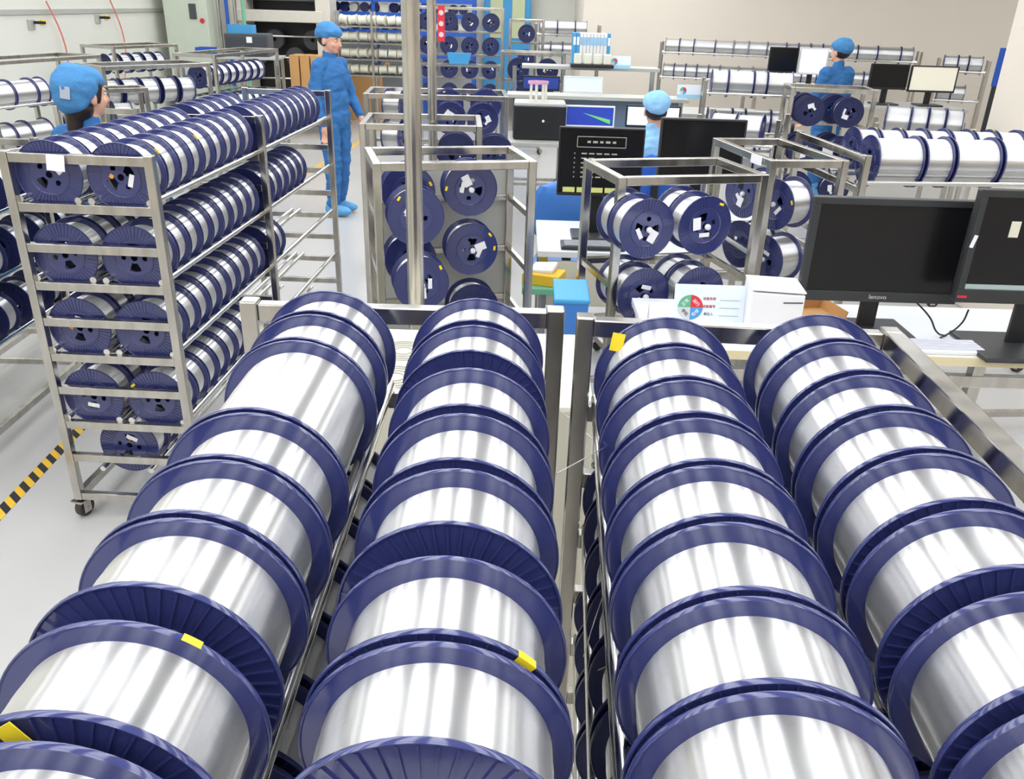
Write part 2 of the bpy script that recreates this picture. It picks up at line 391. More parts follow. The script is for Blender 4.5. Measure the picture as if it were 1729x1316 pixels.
# --- left rack with two bays
DLOC = (-1.402, 2.69, 0); DRZ = R(-2.1)
rack('tall two-bay steel rack on casters standing on the left, full of spools', DLOC, DRZ, .50, [0, 1.07, 2.25], BARS, RODS, [-.118, .118])
for x_ in (-.122, .062): ob('rod', rodm(2.25, .0105, RODM), bpy.data.objects['spool_rack.002'], (x_, 1.125, .216))
levels = [(0, 9, 9), (1, 4, 9), (2, 4, 9), (3, 3, 8), (4, 2, 0)]
gl = 'spools in the tall left rack'
tn = ['top', 'second', 'third', 'fourth', 'lowest']
for lv, nl, nr in levels:
    z = zc_of((RODS+[.2])[lv])
    for s, nn in ((-1, nl), (1, nr)):
        for k in range(nn):
            y = .075+k*.108
            xx = s*.118 if lv < 4 else -.03
            if lv == 4: y += .02
            st = ''
            if k == 0: st = {0: 'vo', 1: 'v' if s < 0 else '', 2: 'vo' if s < 0 else '', 3: 'vy' if s < 0 else 'y', 4: 'vo'}[lv]
            elif random.random() < .15: st = 'y'
            q = spool(loc2w(DLOC, DRZ, xx, y, z), DRZ, f'{ORD[k]} wire spool, {"left" if s < 0 else "right"} column, {tn[lv]} tier, near bay of tall left rack', .1, group=gl, st=st, roll=(1.0 if lv == 0 else 0)+random.uniform(-.3, .3) if k == 0 else None)
            if k in (1, 4) and lv == 0: yellow_rim(q, R(40 if s > 0 else 100), 0)
for lv, side, k0, k1 in ((0, 1, 0, 9), (0, -1, 0, 5), (1, 1, 0, 6), (2, 1, 0, 2)):
    z = zc_of(RODS[lv])
    for k in range(k0, k1):
        spool(loc2w(DLOC, DRZ, side*.118, 1.15+k*.112, z), DRZ, f'{ORD[k]} wire spool, {"left" if side < 0 else "right"} column, {tn[lv]} tier, far bay of tall left rack', .1, group='spools in the far bay of the left rack')
p = loc2w(DLOC, DRZ, -.06, -.022, 1.345)
tag(ob('paper_tag', MB().box((0, 0, 0), (.058, .001, .05)).mesh('tag', WHITE), None, p, (R(-6), R(4), DRZ)), 'blank white paper tag hanging on the top bar of left rack', 'tag')

# ------------------------------------------------------------------ poles
def pole(name, px, Y, r, label):
    p = aty(px, 250, Y)
    t = thing(name, label, 'pole', (p.x, Y, 0))
    ob('shaft', rodm(CEIL, r, STEEL, 'Z', 32), t, (0, 0, CEIL/2))
    ob('base_plate', cached('bp', lambda: MB().lathe([(.004, .008), (.05, .008), (.055, .004), (.055, 0), (.004, 0)], 32, axis='Z', closed=True), 'base', STEEL), t)
    return t
pole('steel_pole', 697.5, 2.3, .0235, 'thick stainless pole in front of the middle cage cart')
pole('steel_pole', 731, 4.75, .0245, 'thinner-looking stainless pole beyond the thick pole')
p = aty(745, 40, 4.72)
t = thing('red_plate', 'red upright sign strip with three pale round marks by the poles', 'sign', (p.x, 4.72, p.z))
ob('plate', bx((.036, .004, .172), RED), t)
for k in (-1, 0, 1): ob('round_mark', cached('rm', lambda: MB().lathe([(.0001, 0), (.0125, 0), (.0125, .002), (.0001, .002)], 20), 'mark', mat('pale pink mark', (244, 200, 204), .5)), t, (0, -.004, k*.052))

# ------------------------------------------------------------------ cage carts
def cage(label, loc, rz, w, d, h, panel=False, shelves=(), group='cage carts'):
    t = thing('cage_cart', label, 'cart', (loc[0], loc[1], 0), rz, group); p = .032
    for x in (p/2, w-p/2):
        for y in (p/2, d-p/2):
            ob('post', bx((p, p, h-.08), STEEL, .003), t, (x, y, (h+.08)/2)); caster(t, (x, y, 0), random.uniform(-1, 1))
    for z in (h-p/2, .10):
        for y in (p/2, d-p/2): ob('cross_bar', bx((w-2*p, p, p), STEEL, .003), t, (w/2, y, z))
        for x in (p/2, w-p/2): ob('side_bar', bx((p, d-2*p, p), STEEL, .003), t, (x, d/2, z))
    for z in shelves:
        ob('spool_bar', bx((w-2*p, .03, .025), STEEL, .002), t, (w/2, d-p/2, z))
        for x in (p/2, w-p/2): ob('side_bar', bx((.02, d-2*p, .025), STEEL, .002), t, (x, d/2, z))
    if panel: ob('back_panel', bx((w-.05, .004, h-.24), GREYP), t, (w/2, d-.006, h/2+.06))
    return t
PEG = cached('peg', lambda: MB().rod((0, -.5, 0), (0, .5, 0), .008, 12), 'peg', STEEL)
KNOB = cached('knob', lambda: MB().lathe([(.0001, -.008), (.008, -.008), (.011, -.004), (.011, .004), (.008, .008), (.0001, .008)], 20), 'knob', WPLAS)
def peg(parent, world, az, L):
    """peg carrying spools, part of a cart"""
    inv = parent.matrix_basis.inverted(); p = inv @ Vector(world)
    o = ob('peg', PEG, parent, p, (0, 0, az-parent.rotation_euler.z)); o.scale = (1, L, 1)
    k = ob('peg_knob', KNOB, parent, inv @ (Vector(world)+Vector((math.sin(az), -math.cos(az), 0))*(L/2+.004)), (0, 0, az-parent.rotation_euler.z))
ARZ = R(14.5)
A0 = atz(629, 276, 1.28); cA = cage('steel cage cart in the middle behind the thick pole', A0, ARZ, .645, .40, 1.28, True, (1.06, .83, .6, .35))
cs = 'spools hung in the cage carts'
def cspool(cartob, px, py, Y, az, label, st='wv', n=1, w=.1, dark=False, roll=None):
    p = aty(px, py, Y); ax = Vector((-math.sin(az), math.cos(az), 0))
    for k in range(n):
        c = p+ax*(.05+k*.106)
        spool(c, az, label if k == 0 else 'rear one behind: '+label, w, st=st if k == 0 else '', group=cs, dark=dark, roll=roll)
    if cartob: peg(cartob, p+ax*(.05+(n-1)*.053), az, .106*n+.02)
cspool(cA, 795, 320, 3.40, ARZ, 'upper right spool in middle cage cart, two white labels', 'wvy')
cspool(cA, 797, 422, 3.40, ARZ, 'right spool with pale ribbed rim, second row of middle cage cart', 'wvyy')
cspool(cA, 690, 325, 3.42, ARZ, 'upper left rear spool half hidden in middle cage cart', 'wy')
cspool(cA, 703, 367, 3.18, ARZ, 'front left spool crossed by thick pole, upper row of middle cage cart', 'wvy')
cspool(cA, 694, 440, 3.42, ARZ, 'lower left rear spool half hidden in middle cage cart', 'vy')
cspool(cA, 712, 480, 3.16, ARZ, 'front left spool crossed by thick pole, lower row of middle cage cart', 'wvy')
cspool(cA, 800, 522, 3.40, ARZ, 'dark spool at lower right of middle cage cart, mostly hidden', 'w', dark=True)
# cage behind it
A1 = atz(640, 240, 1.22); A1 = Vector((-.96, 4.55, 0))
B1 = cage('steel cage cart directly behind the middle one', (-.86, 4.62), R(4), .66, .5, 1.24, False, (.9, .6))
B2 = cage('far steel cage cart holding ribbed spools, behind the thin pole', (-1.06, 5.9), R(4), .98, .5, 1.27, False, (.9, .6))
for (x, y, Y, l) in ((760, 200, 6.05, 'front left spool with labels in far middle cage cart'), (815, 202, 6.05, 'front right spool with labels in far middle cage cart'),
                     (757, 178, 6.3, 'rear left spool in far middle cage cart'), (820, 178, 6.3, 'rear right spool in far middle cage cart')):
    cspool(None, x, y, Y, R(4), l, 'wv' if Y < 6.2 else 'y')
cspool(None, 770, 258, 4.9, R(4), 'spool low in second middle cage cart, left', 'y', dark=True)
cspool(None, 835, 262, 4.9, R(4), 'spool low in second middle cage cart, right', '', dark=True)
# bobbin lying on its side in the far cart (silver, left)
spool(aty(668, 178, 6.1), R(78), 'silver wire spool standing sideways in far middle cage cart', .13, group=cs)
spool(aty(666, 229, 6.1), R(78), 'lower silver spool standing sideways in far middle cage cart', .13, group=cs)
# cart B and C
Bo = atz(1045, 300, 1.28); BRZ = R(14.8)
cB = cage('steel cage cart left of the near monitors, two rows of spools', Bo, BRZ, .61, .405, 1.28, False, (.86, .6, .3))
AZB = R(20)
cspool(cB, 1093, 387, 3.0, AZB, 'upper left spool pair in cage cart beside near monitors', 'wv', 2)
cspool(cB, 1191, 382, 3.06, AZB, 'upper right spool pair in cage cart beside near monitors', 'wvy', 2)
cspool(cB, 1087, 500, 3.08, AZB, 'lower left spool pair in cage cart beside near monitors', 'wv', 2)
cspool(cB, 1180, 497, 3.12, AZB, 'lower right spool pair in cage cart beside near monitors', 'w', 2)
Co = atz(1302, 271, 1.28); CRZ = R(10)
cC = cage('steel cage cart turned sideways, behind the near black monitor', Co, CRZ, .357, .645, 1.28, False, (.86, .6, .3))
AZC = R(-58)
for (x, y, Y, l, st) in ((1258, 327, 3.85, 'upper left spool in sideways cage cart', 'wvy'), (1310, 345, 3.62, 'upper right spool with bright winding in sideways cage cart', 'vy'),
                         (1252, 412, 3.85, 'lower left dark spool in sideways cage cart', 'v'), (1292, 438, 3.62, 'lower right spool in sideways cage cart', 'v')):
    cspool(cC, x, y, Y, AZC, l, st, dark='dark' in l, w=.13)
tag(ob('paper_tag', MB().box((0, 0, 0), (.05, .001, .06)).mesh('tag', WHITE), None, aty(1398, 252, 4.2), (0, 0, R(-20))), 'white paper tag on the rear cage cart frame', 'tag')
tag(ob('card_holder', MB().box((0, 0, 0), (.09, .002, .035)).mesh('tag', WHITE), None, aty(1277, 270, 3.68), (0, 0, R(-75))), 'white card holder on the side bar of sideways cart', 'tag')

# ------------------------------------------------------------------ long rows of spools on the right
gr = 'wide silver spools in the right rows'
rowY = 3.74; RWZ = R(-85)
rack('low steel rack carrying the wide silver spools behind the monitors', (1.425, 3.96, 0), RWZ, .76, [0, 1.5], [1.29, 1.16, .9, .6], [1.165, .9], [.21, -.06], top=1.31)
def rowp(px, py, off):
    # point on the row axis (rack local x = off) under the pixel column px
    o = Vector((1.425, 3.96, 0)); ux = Vector((math.cos(RWZ), math.sin(RWZ), 0)); uy = Vector((-math.sin(RWZ), math.cos(RWZ), 0))
    r = ray(px, py); q = o+ux*off
    # solve r.xy * t = q + uy * k
    det = -r.x*uy.y+r.y*uy.x
    k = (r.x*q.y-r.y*q.x)/det
    return k, q, uy
xs = [(1461, 1537), (1541, 1586), (1590, 1664), (1668, 1745), (1749, 1800)]
for off, yy, lst, lab in ((.21, 284, xs, 'front right row'), (-.06, 247, [(1437, 1471), (1473, 1512), (1514, 1552), (1554, 1590), (1592, 1630), (1632, 1668), (1670, 1712), (1714, 1750)], 'row behind the front right row')):
    for k, (a, b) in enumerate(lst):
        k0, q, uy = rowp(a, yy, off); k1, q, uy = rowp(b, yy, off); c = q+uy*(k0+k1)/2
        s_ = spool((c.x, c.y, 1.26), RWZ, f'{ORDL[k]} wide silver spool from left in the {lab}', abs(k1-k0)*.99, r=.097, group=gr)
        if off < 0 and k in (0, 1, 4, 5): yellow_rim(s_, R(100), 1)

# ------------------------------------------------------------------ desk and monitors at right
DZ = .85
t = thing('work_desk', 'white desk with cream edge carrying the two near black monitors', 'desk', (.44, 2.50, 0))
ob('desktop', bx((2.16, .50, .025), mat('white laminate', (232, 234, 240), .35), .002), t, (1.08, .25, DZ-.0125))
ob('edge_band', bx((2.16, .006, .03), mat('cream edge', (226, 214, 176), .45)), t, (1.08, -.003, DZ-.016))
ob('front_rail', bx((2.12, .03, .04), STEEL, .002), t, (1.08, .02, DZ-.09))
ob('rear_rail', bx((2.12, .03, .04), STEEL, .002), t, (1.08, .47, DZ-.09))
for x in (.03, 1.08, 2.13):
    for y in (.03, .47): ob('leg', bx((.04, .04, DZ-.03), STEEL, .003), t, (x, y, (DZ-.03)/2))
t = thing('drawer_cabinet', 'white cabinet standing under the desk at right', 'cabinet', (1.62, 2.16, 0))
ob('body', bx((.5, .5, .5), WPLAS, .006), t, (.25, .25, .25)); ob('drawer', bx((.44, .012, .2), WPLAS, .003), t, (.25, -.006, .36)); ob('drawer', bx((.44, .012, .2), WPLAS, .003), t, (.25, -.006, .13))
def text(s, size, m, parent, loc, rot, name='lettering', extr=.0004, align='CENTER'):
    cu = bpy.data.curves.new('t', 'FONT'); cu.body = s; cu.size = size; cu.align_x = align; cu.align_y = 'CENTER'; cu.extrude = extr; cu.resolution_u = 2
    o = bpy.data.objects.new('t', cu); col.objects.link(o)
    bpy.context.view_layer.update()
    me = bpy.data.meshes.new_from_object(o.evaluated_get(bpy.context.evaluated_depsgraph_get())); bpy.data.objects.remove(o)
    me.materials.clear(); me.materials.append(m)
    return ob(name, me, parent, loc, rot)
def monitor(label, loc, rz, w, h, zb, bezel=.022, body=BLACKM, scr=SCREEN, tilt=0., base=(.24, .2), stand=True, base_z=None, group=None, lower=.03, basemat=None):
    """loc = foot on the desk, zb = height of the lower edge above the foot"""
    t = thing('computer_monitor', label, 'monitor', loc, rz, group)
    c = ob('casing', bx((w, .03, h), body, .006), t, (0, 0, zb+h/2), (tilt, 0, 0))
    fr = MB()
    for (cx, cz, dx, dz) in ((0, h/2-bezel/2, w, bezel), (0, -h/2+lower/2, w, lower), (-w/2+bezel/2, (lower-bezel)/2, bezel, h-lower-bezel), (w/2-bezel/2, (lower-bezel)/2, bezel, h-lower-bezel)):
        fr.bbox((cx, 0, cz), (dx, .008, dz), .002)
    ob('bezel', fr.mesh('bezel', body), c, (0, -.018, 0))
    ob('screen', bx((w-2*bezel, .002, h-bezel-lower), scr), c, (0, -.0155, (lower-bezel)/2))
    if stand:
        ob('stand_neck', bx((.06, .02, zb+.08), BLACK, .004), t, (0, .03, (zb+.08)/2))
        ob('stand_base', cached(('base', base), lambda: MB().bbox((0, 0, .008), (base[0], base[1], .016), .006), 'base', basemat or BLACKM), t, (0, 0, 0))
    return t, c
a = aty(1375, 330, 2.70); b = aty(1652, 340, 2.70); lo = aty(1345, 503, 2.70)
w1 = b.x-a.x; h1 = a.z-lo.z
m1, c1 = monitor('near black monitor with dark screen on the white desk', ((a.x+b.x)/2, 2.70, DZ), 0, w1, h1, lo.z-DZ, base=(.27, .22), lower=.035)
text('lenovo', .022, mat('silver lettering', (200, 200, 204), .4), c1, (0, -.0225, -h1/2+.018), (R(90), 0, 0), 'logo_lettering')
a2 = aty(1655, 318, 2.58)
m2, c2 = monitor('second black monitor at the right edge with white stickers', (a2.x+.26, 2.58, DZ), 0, .52, h1*1.04, a2.z-h1*1.04-DZ, base=(.34, .26), lower=.045, body=BLACKM)
ob('screen_strip', bx((.475, .001, .016), mat('lit task bar', (170, 190, 190), .5)), c2, (0, -.0172, -h1*.52+.053))
ob('red_badge', cached('badge', lambda: MB().bbox((0, 0, 0), (.03, .001, .008), .0004), 'badge', RED), c2, (-.24, -.0225, -h1*.52+.02))
ob('white_sticker', bx((.012, .0008, .04), WHITE), c2, (-.249, -.0226, .02), (0, R(12), 0))
ob('beige_sticker', bx((.03, .0008, .05), BEIGE), c2, (-.13, -.0172, .06))
# cables
def cable(label, pts, r, m, name='cable'):
    cu = bpy.data.curves.new('c', 'CURVE'); cu.dimensions = '3D'; cu.bevel_depth = r; cu.bevel_resolution = 2; cu.resolution_u = 6
    sp = cu.splines.new('BEZIER'); sp.bezier_points.add(len(pts)-1)
    for q, p in zip(sp.bezier_points, pts): q.co = p; q.handle_left_type = q.handle_right_type = 'AUTO'
    o = bpy.data.objects.new('c', cu); col.objects.link(o); bpy.context.view_layer.update()
    me = bpy.data.meshes.new_from_object(o.evaluated_get(bpy.context.evaluated_depsgraph_get())); bpy.data.objects.remove(o)
    me.materials.clear(); me.materials.append(m)
    return tag(ob(name, me), label, 'cable' if name == 'cable' else 'wire')
e = b.x-.06
cable('black cable drooping left under the gap between near monitors', [(e-.06, 2.72, lo.z), (e, 2.70, DZ+.06), (e+.03, 2.68, DZ+.012), (e+.06, 2.68, DZ+.004)], .003, BLACK)
cable('black cable curling right below the second monitor', [(e+.1, 2.66, lo.z-.01), (e+.09, 2.66, DZ+.06), (e+.05, 2.665, DZ+.012), (e+.03, 2.66, DZ+.004)], .003, BLACK)
# white carton, printed card, paper, cardboard tray on the desk
bp_ = atz(1258, 556, DZ)
t = thing('white_box', 'white paper box with a dark slit standing on the desk', 'box', (atz(1253, 548, DZ).x-.035, 2.56, DZ), R(-8))
wb = .165
ob('box_body', bx((wb, .2, .175), WHITE, .004), t, (wb/2, .1, .0875)); ob('lid_flap', bx((wb+.004, .2, .004), WHITE, .001), t, (wb/2, .1, .178), (R(-3), 0, 0))
ob('slit', bx((.06, .002, .003), BLACK), t, (wb-.035, -.001, .150), (0, R(-4), 0))
t = thing('status_card', 'printed card with green, red, grey and blue pie on the desk', 'card', (atz(1190, 545, DZ).x-.015, 2.66, DZ), 0)
cw, chh = .235, .162
cb = ob('card_board', bx((cw, .003, chh), mat('pale card', (228, 238, 246), .4)), t, (0, 0, chh/2), (R(-10), 0, 0))
ob('blue_band', bx((cw, .0006, .03), mat('card blue', (150, 206, 236), .4)), cb, (0, -.0019, -chh/2+.016))
pie = [('red_quarter', RED, 0), ('green_quarter', mat('card green', (96, 176, 140), .5), 90), ('grey_quarter', mat('card grey', (206, 208, 212), .5), 180), ('blue_quarter', mat('card mid blue', (70, 150, 208), .5), 270)]
for nme, mm, a0 in pie:
    q = [(0, 0, 0)]+[(.042*math.cos(R(a0+90*i/8)), 0, .042*math.sin(R(a0+90*i/8))) for i in range(9)]
    ob(nme, MB().add(q, [tuple(range(10))]).mesh('q', mm), cb, (-.062, -.0026, .004))
for (s, dx, dz) in (('运行', .018, .016), ('正常', -.018, .016), ('停机', -.018, -.018), ('检修', .018, -.018)):
    text(s, .014, WHITE if dx > 0 or dz > 0 else BLACKM, cb, (-.062+dx, -.003, .004+dz), (R(90), R(45 if dx*dz > 0 else -45), 0), 'pie_lettering')
TXR = mat('red print', (190, 50, 60), .5); TXD = mat('dark print', (90, 92, 110), .5); TXG = mat('grey print', (150, 158, 170), .5)
for k, (s, mm) in enumerate((('设备名称', TXR), ('设备编号', TXR), ('责任人', TXD))):
    text(s, .011, mm, cb, (.0, -.0026, .034-k*.026), (R(90), 0, 0), 'printed_line')
    ob('printed_rule', bx((.065, .0006, .0016), TXG), cb, (.068, -.0024, .030-k*.026))
t = thing('paper_sheet', 'blank white folded sheet leaning beside the printed card', 'paper', (atz(1110, 545, DZ).x-.005, 2.67, DZ), 0)
ob('front_leaf', MB().add([(-.035, 0, 0), (.035, 0, 0), (.035, .03, .085), (-.035, .03, .085)], [(0, 1, 2, 3)]).mesh('leaf', WHITE), t)
ob('rear_leaf', MB().add([(-.035, .06, 0), (.035, .06, 0), (.035, .031, .085), (-.035, .031, .085)], [(0, 1, 2, 3)]).mesh('leaf', WHITE), t)
t = thing('cardboard_tray', 'open brown cardboard tray on desk beside the white box', 'box', (atz(1395, 535, DZ).x-.045, 2.80, DZ), R(12))
ob('tray_bottom', bx((.17, .16, .004), CARTON), t, (0, .05, .002))
for s in (-1, 1): ob('tray_side', bx((.004, .16, .04), CARTON), t, (s*.085, .05, .022), (0, s*R(15), 0))
ob('tray_side', bx((.17, .004, .05), CARTON), t, (0, .13, .026)); ob('tray_flap', bx((.17, .05, .003), CARTON), t, (0, -.05, .012), (R(20), 0, 0))
t = thing('keyboard', 'flat white keyboard lying on the desk before the monitors', 'keyboard', (1.36, 2.505, DZ), 0)
ob('body', bx((.36, .11, .014), WPLAS, .004), t, (0, .06, .007))
for i in range(4): ob('key_row', bx((.33, .018, .005), mat('pale keys', (214, 216, 226), .5), .001), t, (0, .025+i*.023, .016))

# ventilated beige cabinet behind the left foreground rack
t = thing('ventilated_cabinet', 'beige cabinet with round vent grilles behind left foreground rack', 'cabinet', (-.42, 1.72, 0))
ob('body', bx((.75, .48, 1.0), BEIGE, .012), t, (.24, .25, .5))
RING = {}
for cx, cy in ((.13, .32), (.13, .15)):
    for j, rr in enumerate((.022, .036, .050, .062)):
        ob('vent_ring', cached(('ring', rr), lambda: MB().lathe([(rr, 0), (rr+.005, 0), (rr+.005, .003), (rr, .003)], 40, axis='Z', closed=True), 'ring', mat('vent ring grey', (170, 168, 156), .6)), t, (cx, cy, .999))  # plain grey rings of the round grilles
# blue chair and desk behind
def chair(label, loc, rz, m=CHAIRB, s=1., group=None, back=.62):
    t = thing('office_chair', label, 'chair', loc, rz, group)
    b = MB(); n = 12; k = 7; vs = []
    for i in range(k+1):
        for j in range(n+1):
            u = j/n*2-1; v = i/k; hw = .22*math.sqrt(max(.02, 1-(2*abs(v-.45))**3.5*.75))
            vs.append((u*hw, .06*(u*u)*-1+.03*v, .30*v*1.25))
    fs = [(i*(n+1)+j, i*(n+1)+j+1, (i+1)*(n+1)+j+1, (i+1)*(n+1)+j) for i in range(k) for j in range(n)]
    b.add(vs, fs, 0, True); me = b.mesh('back', m)
    o = ob('backrest', me, t, (0, .2, back)); md = o.modifiers.new('s', 'SOLIDIFY'); md.thickness = .03
    ob('seat', cached(('seat', m.name), lambda: MB().bbox((0, 0, 0), (.46, .44, .06), .028, seg=3), 'seat', m), t, (0, 0, .46))
    ob('back_support', bx((.05, .02, .3), BLACK, .003), t, (0, .235, .56))
    ob('column', rodm(.34, .025, BLACK, 'Z'), t, (0, 0, .26))
    for i in range(5):
        a = 2*math.pi*i/5; ob('foot', bx((.26, .03, .025), BLACK, .004), t, (.13*math.cos(a), .13*math.sin(a), .075), (0, 0, a)); ob('castor', cached('cst', lambda: MB().lathe([(.004, -.015), (.025, -.015), (.03, 0), (.025, .015), (.004, .015)], 16), 'castor', BLACK), t, (.25*math.cos(a), .25*math.sin(a), .03), (0, 0, a))
    return t
chair('blue shell office chair beside the monitor with text', (.32, 4.75, 0), R(170))
t = thing('waste_bin', 'slim light blue bin between the middle carts', 'bin', (.205, 2.93, 0))
ob('bin_body', MB().add([(x*q, y*q, z) for z, q in ((0, .8), (.88, 1)) for x, y in ((-.06, -.09), (.06, -.09), (.06, .09), (-.06, .09))], [(3, 2, 1, 0), (0, 1, 5, 4), (1, 2, 6, 5), (2, 3, 7, 6), (3, 0, 4, 7)]).mesh('bin', CHAIRB), t)
ob('bin_lid', bx((.13, .19, .02), SKYB, .006), t, (0, 0, .89), (R(6), 0, 0))
D2 = .80
t = thing('rear_desk', 'white desk carrying the monitor with text and beige keyboard', 'desk', (.10, 3.80, 0))
ob('desktop', bx((.76, .62, .03), mat('white laminate', (232, 234, 240), .35), .003), t, (.38, .31, D2-.015)); ob('front_panel', bx((.66, .02, .22), BEIGE, .004), t, (.38, .02, D2-.16))
for x in (.03, .73):
    for y in (.04, .58): ob('leg', bx((.04, .04, D2-.03), STEEL, .003), t, (x, y, (D2-.03)/2))
t = thing('keyboard', 'grey keyboard on the white desk behind cage cart', 'keyboard', (.28, 3.82, D2))
ob('body', bx((.30, .13, .018), BLACKM, .004), t, (.08, .07, .009))
for i in range(4): ob('key_row', bx((.27, .02, .006), mat('grey keys', (150, 152, 158), .5), .001), t, (.08, .028+i*.027, .02))
a = aty(945, 213, 4.1); b = aty(1090, 215, 4.1); lo = aty(942, 328, 4.1)
mt, ct = monitor('monitor with boxed title, text lines and yellow-green keys on screen', ((a.x+b.x)/2, 4.1, D2), 0, b.x-a.x, a.z-lo.z, lo.z-D2, bezel=.008, lower=.012, body=BLACK)
ww, hh = b.x-a.x, a.z-lo.z
SCT = mat('pale screen print', (176, 176, 160), .6); SCY = mat('yellow green key print', (214, 220, 130), .6)
for (cx, cz, dx, dz) in ((0, .118, .23, .003), (0, .07, .23, .003), (-.115, .094, .003, .05), (.115, .094, .003, .05)): ob('title_frame', bx((dx, .001, dz), SCT), ct, (cx, -.0172, cz))
for k in range(5): ob('title_mark', bx((.016+.006*(k % 2), .001, .01), SCT), ct, (-.06+k*.03, -.0172, .094))
for k in range(6):
    ob('bullet_mark', bx((.005, .001, .006), SCT), ct, (-.125, -.0172, .04-k*.022))
    for j in range(5 if k in (0, 4, 5) else 2): ob('text_mark', bx((.026, .001, .006), SCT), ct, (-.08+j*.036, -.0172, .04-k*.022))
for k in range(5): ob('screen_key', bx((.058, .001, .024), SCY), ct, (-.145+k*.068, -.0172, -hh/2+.028))
a = aty(1117, 198, 4.62); b = aty(1262, 200, 4.62)
monitor('plain dark monitor between seated worker and cage carts', ((a.x+b.x)/2, 4.62, D2), 0, b.x-a.x, .33, a.z-.33-D2, bezel=.01, lower=.012)
t = thing('side_desk', 'narrow white desk under the plain dark monitor', 'desk', (.72, 4.46, 0))
ob('desktop', bx((.62, .45, .03), mat('white laminate', (232, 234, 240), .35), .003), t, (.31, .225, D2-.015))
for x in (.03, .59):
    for y in (.03, .42): ob('leg', bx((.035, .035, D2-.03), STEEL, .003), t, (x, y, (D2-.03)/2))
# yellow packaging
t = thing('step_stool', 'green topped stool beside the middle cage cart', 'stool', (.13, 3.64, 0))
ob('seat', bx((.2, .2, .03), GREEN, .004), t, (0, 0, .685))
for x in (-.08, .08):
    for y in (-.08, .08): ob('leg', bx((.022, .022, .67), STEEL, .002), t, (x, y, .335))
t = thing('yellow_packaging', 'crumpled yellow and white packaging on the green stool', 'box', (.13, 3.64, .70), R(-18))
ob('carton_body', bx((.17, .13, .05), mat('yellow box', (240, 196, 50), .5), .004), t, (0, 0, .025)); ob('white_wrap', bx((.11, .10, .02), WPLAS, .006), t, (-.01, .02, .06), (R(8), R(-6), 0))
#@@BG
# ------------------------------------------------------------------ background
def rowrack(label, p0, p1, tiers, gap, segs, group, words, dark_p=0., w=.30, top=None, spool_r=.096, extra=()):
    """rack whose spools lie end to end along p0 -> p1; tiers = heights of the spool centres"""
    p0 = Vector((p0[0], p0[1], 0)); p1 = Vector((p1[0], p1[1], 0)); d = p1-p0; L = d.length; rz = math.atan2(-d.x, d.y)
    rods = [z-.095 for z in tiers]
    rack(label, p0, rz, w, [0, L], sorted(set([round(r, 3) for r in rods]+[.3])), rods, [0], top=top or max(tiers)+.06)
    u = d.normalized(); n = 0
    for ti, z in enumerate(tiers):
        y = .05; k = 0
        while True:
            sg = random.choice(segs)
            if y+sg > L-.04: break
            if random.random() > gap:
                spool(p0+u*(y+sg/2)+Vector((0, 0, z)), rz, f'{ORDL[min(k, 17)]} spool from left, {["top", "second", "third", "fourth"][ti]} tier, {words}', sg, r=spool_r, group=group, dark=random.random() < dark_p)
                k += 1
            y += sg+.006
# along the right back wall
p0 = aty(1118, 77, 12.6); p1 = aty(1552, 95, 11.8)
rowrack('long low rack of silver spools along the beige back wall', p0, p1, [1.372, 1.05], .0, [.15, .19, .24, .28], 'spools along the back wall', 'rack along beige wall')
p0 = aty(1588, 92, 10.9); p1 = aty(1672, 97, 10.7)
rowrack('short rack of spools beside the blue sign at right', p0, p1, [1.33, 1.0], .0, [.11, .15, .19], 'spools beside the blue sign', 'short rack by blue sign', .3)
p = aty(1690, 120, 10.5); t = thing('blue_sign', 'plain blue sign board standing near the right wall corner', 'sign', (p.x, 10.5, p.z-.25))
ob('board', bx((.14, .02, .42), BLUEP, .003), t, (0, 0, .29)); ob('board_stand', bx((.1, .03, p.z-.2), BLACKM, .003), t, (0, .01, .09-(p.z-.2)/2))
# centre far row of white-silver spools
p0 = aty(905, 47, 12.6); p1 = aty(1012, 48, 12.6)
rowrack('far rack of pale silver spools below the grey door', p0, p1, [p0.z, p0.z-.27], .0, [.16, .2, .24], 'far pale spools', 'far rack below grey door', w=.3)

def face_rack(label, x0, x1, Y, tiers, n, words, rz=0., group='far spools facing the aisle', dark=True, st='', d=.3, skip=0.):
    """rack whose spools show their faces to the viewer"""
    w = x1-x0
    t = cage(label, (x0, Y), rz, w, d, max(tiers)+.17, False, [z-.12 for z in tiers])
    n = max(1, min(n, int((w-.06)/.226)))
    c0 = Vector((x0, Y, 0)); ux = Vector((math.cos(rz), math.sin(rz), 0)); uy = Vector((-math.sin(rz), math.cos(rz), 0))
    for ti, z in enumerate(tiers):
        for k in range(n):
            if random.random() < skip: continue
            c = c0+ux*(.03+(w-.06)*(k+.5)/n)+uy*(.10)+Vector((0, 0, z))
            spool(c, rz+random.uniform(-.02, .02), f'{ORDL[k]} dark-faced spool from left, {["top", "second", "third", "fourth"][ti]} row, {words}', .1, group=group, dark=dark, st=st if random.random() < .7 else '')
a = aty(1337, 142, 6.6); b = aty(1478, 150, 6.6)
face_rack('steel frame rack with two labelled dark spools before blue-capped worker', a.x, b.x, 6.6, [1.17, .88, .6], 2, 'rack before blue-capped worker', R(-8), st='wv', d=.4)
for k, (dx, dz_) in enumerate(((.20, 1.17), (.43, 1.17), (.2, .88), (.43, .88))):
    spool((a.x+dx, 6.86, dz_), R(-8), f'{ORDL[k]} dark spool at the rear of the rack before blue-capped worker', .1, dark=True, group='rear spools of the rack before blue-capped worker')
a = aty(1190, 139, 7.4); b = aty(1345, 142, 7.3)
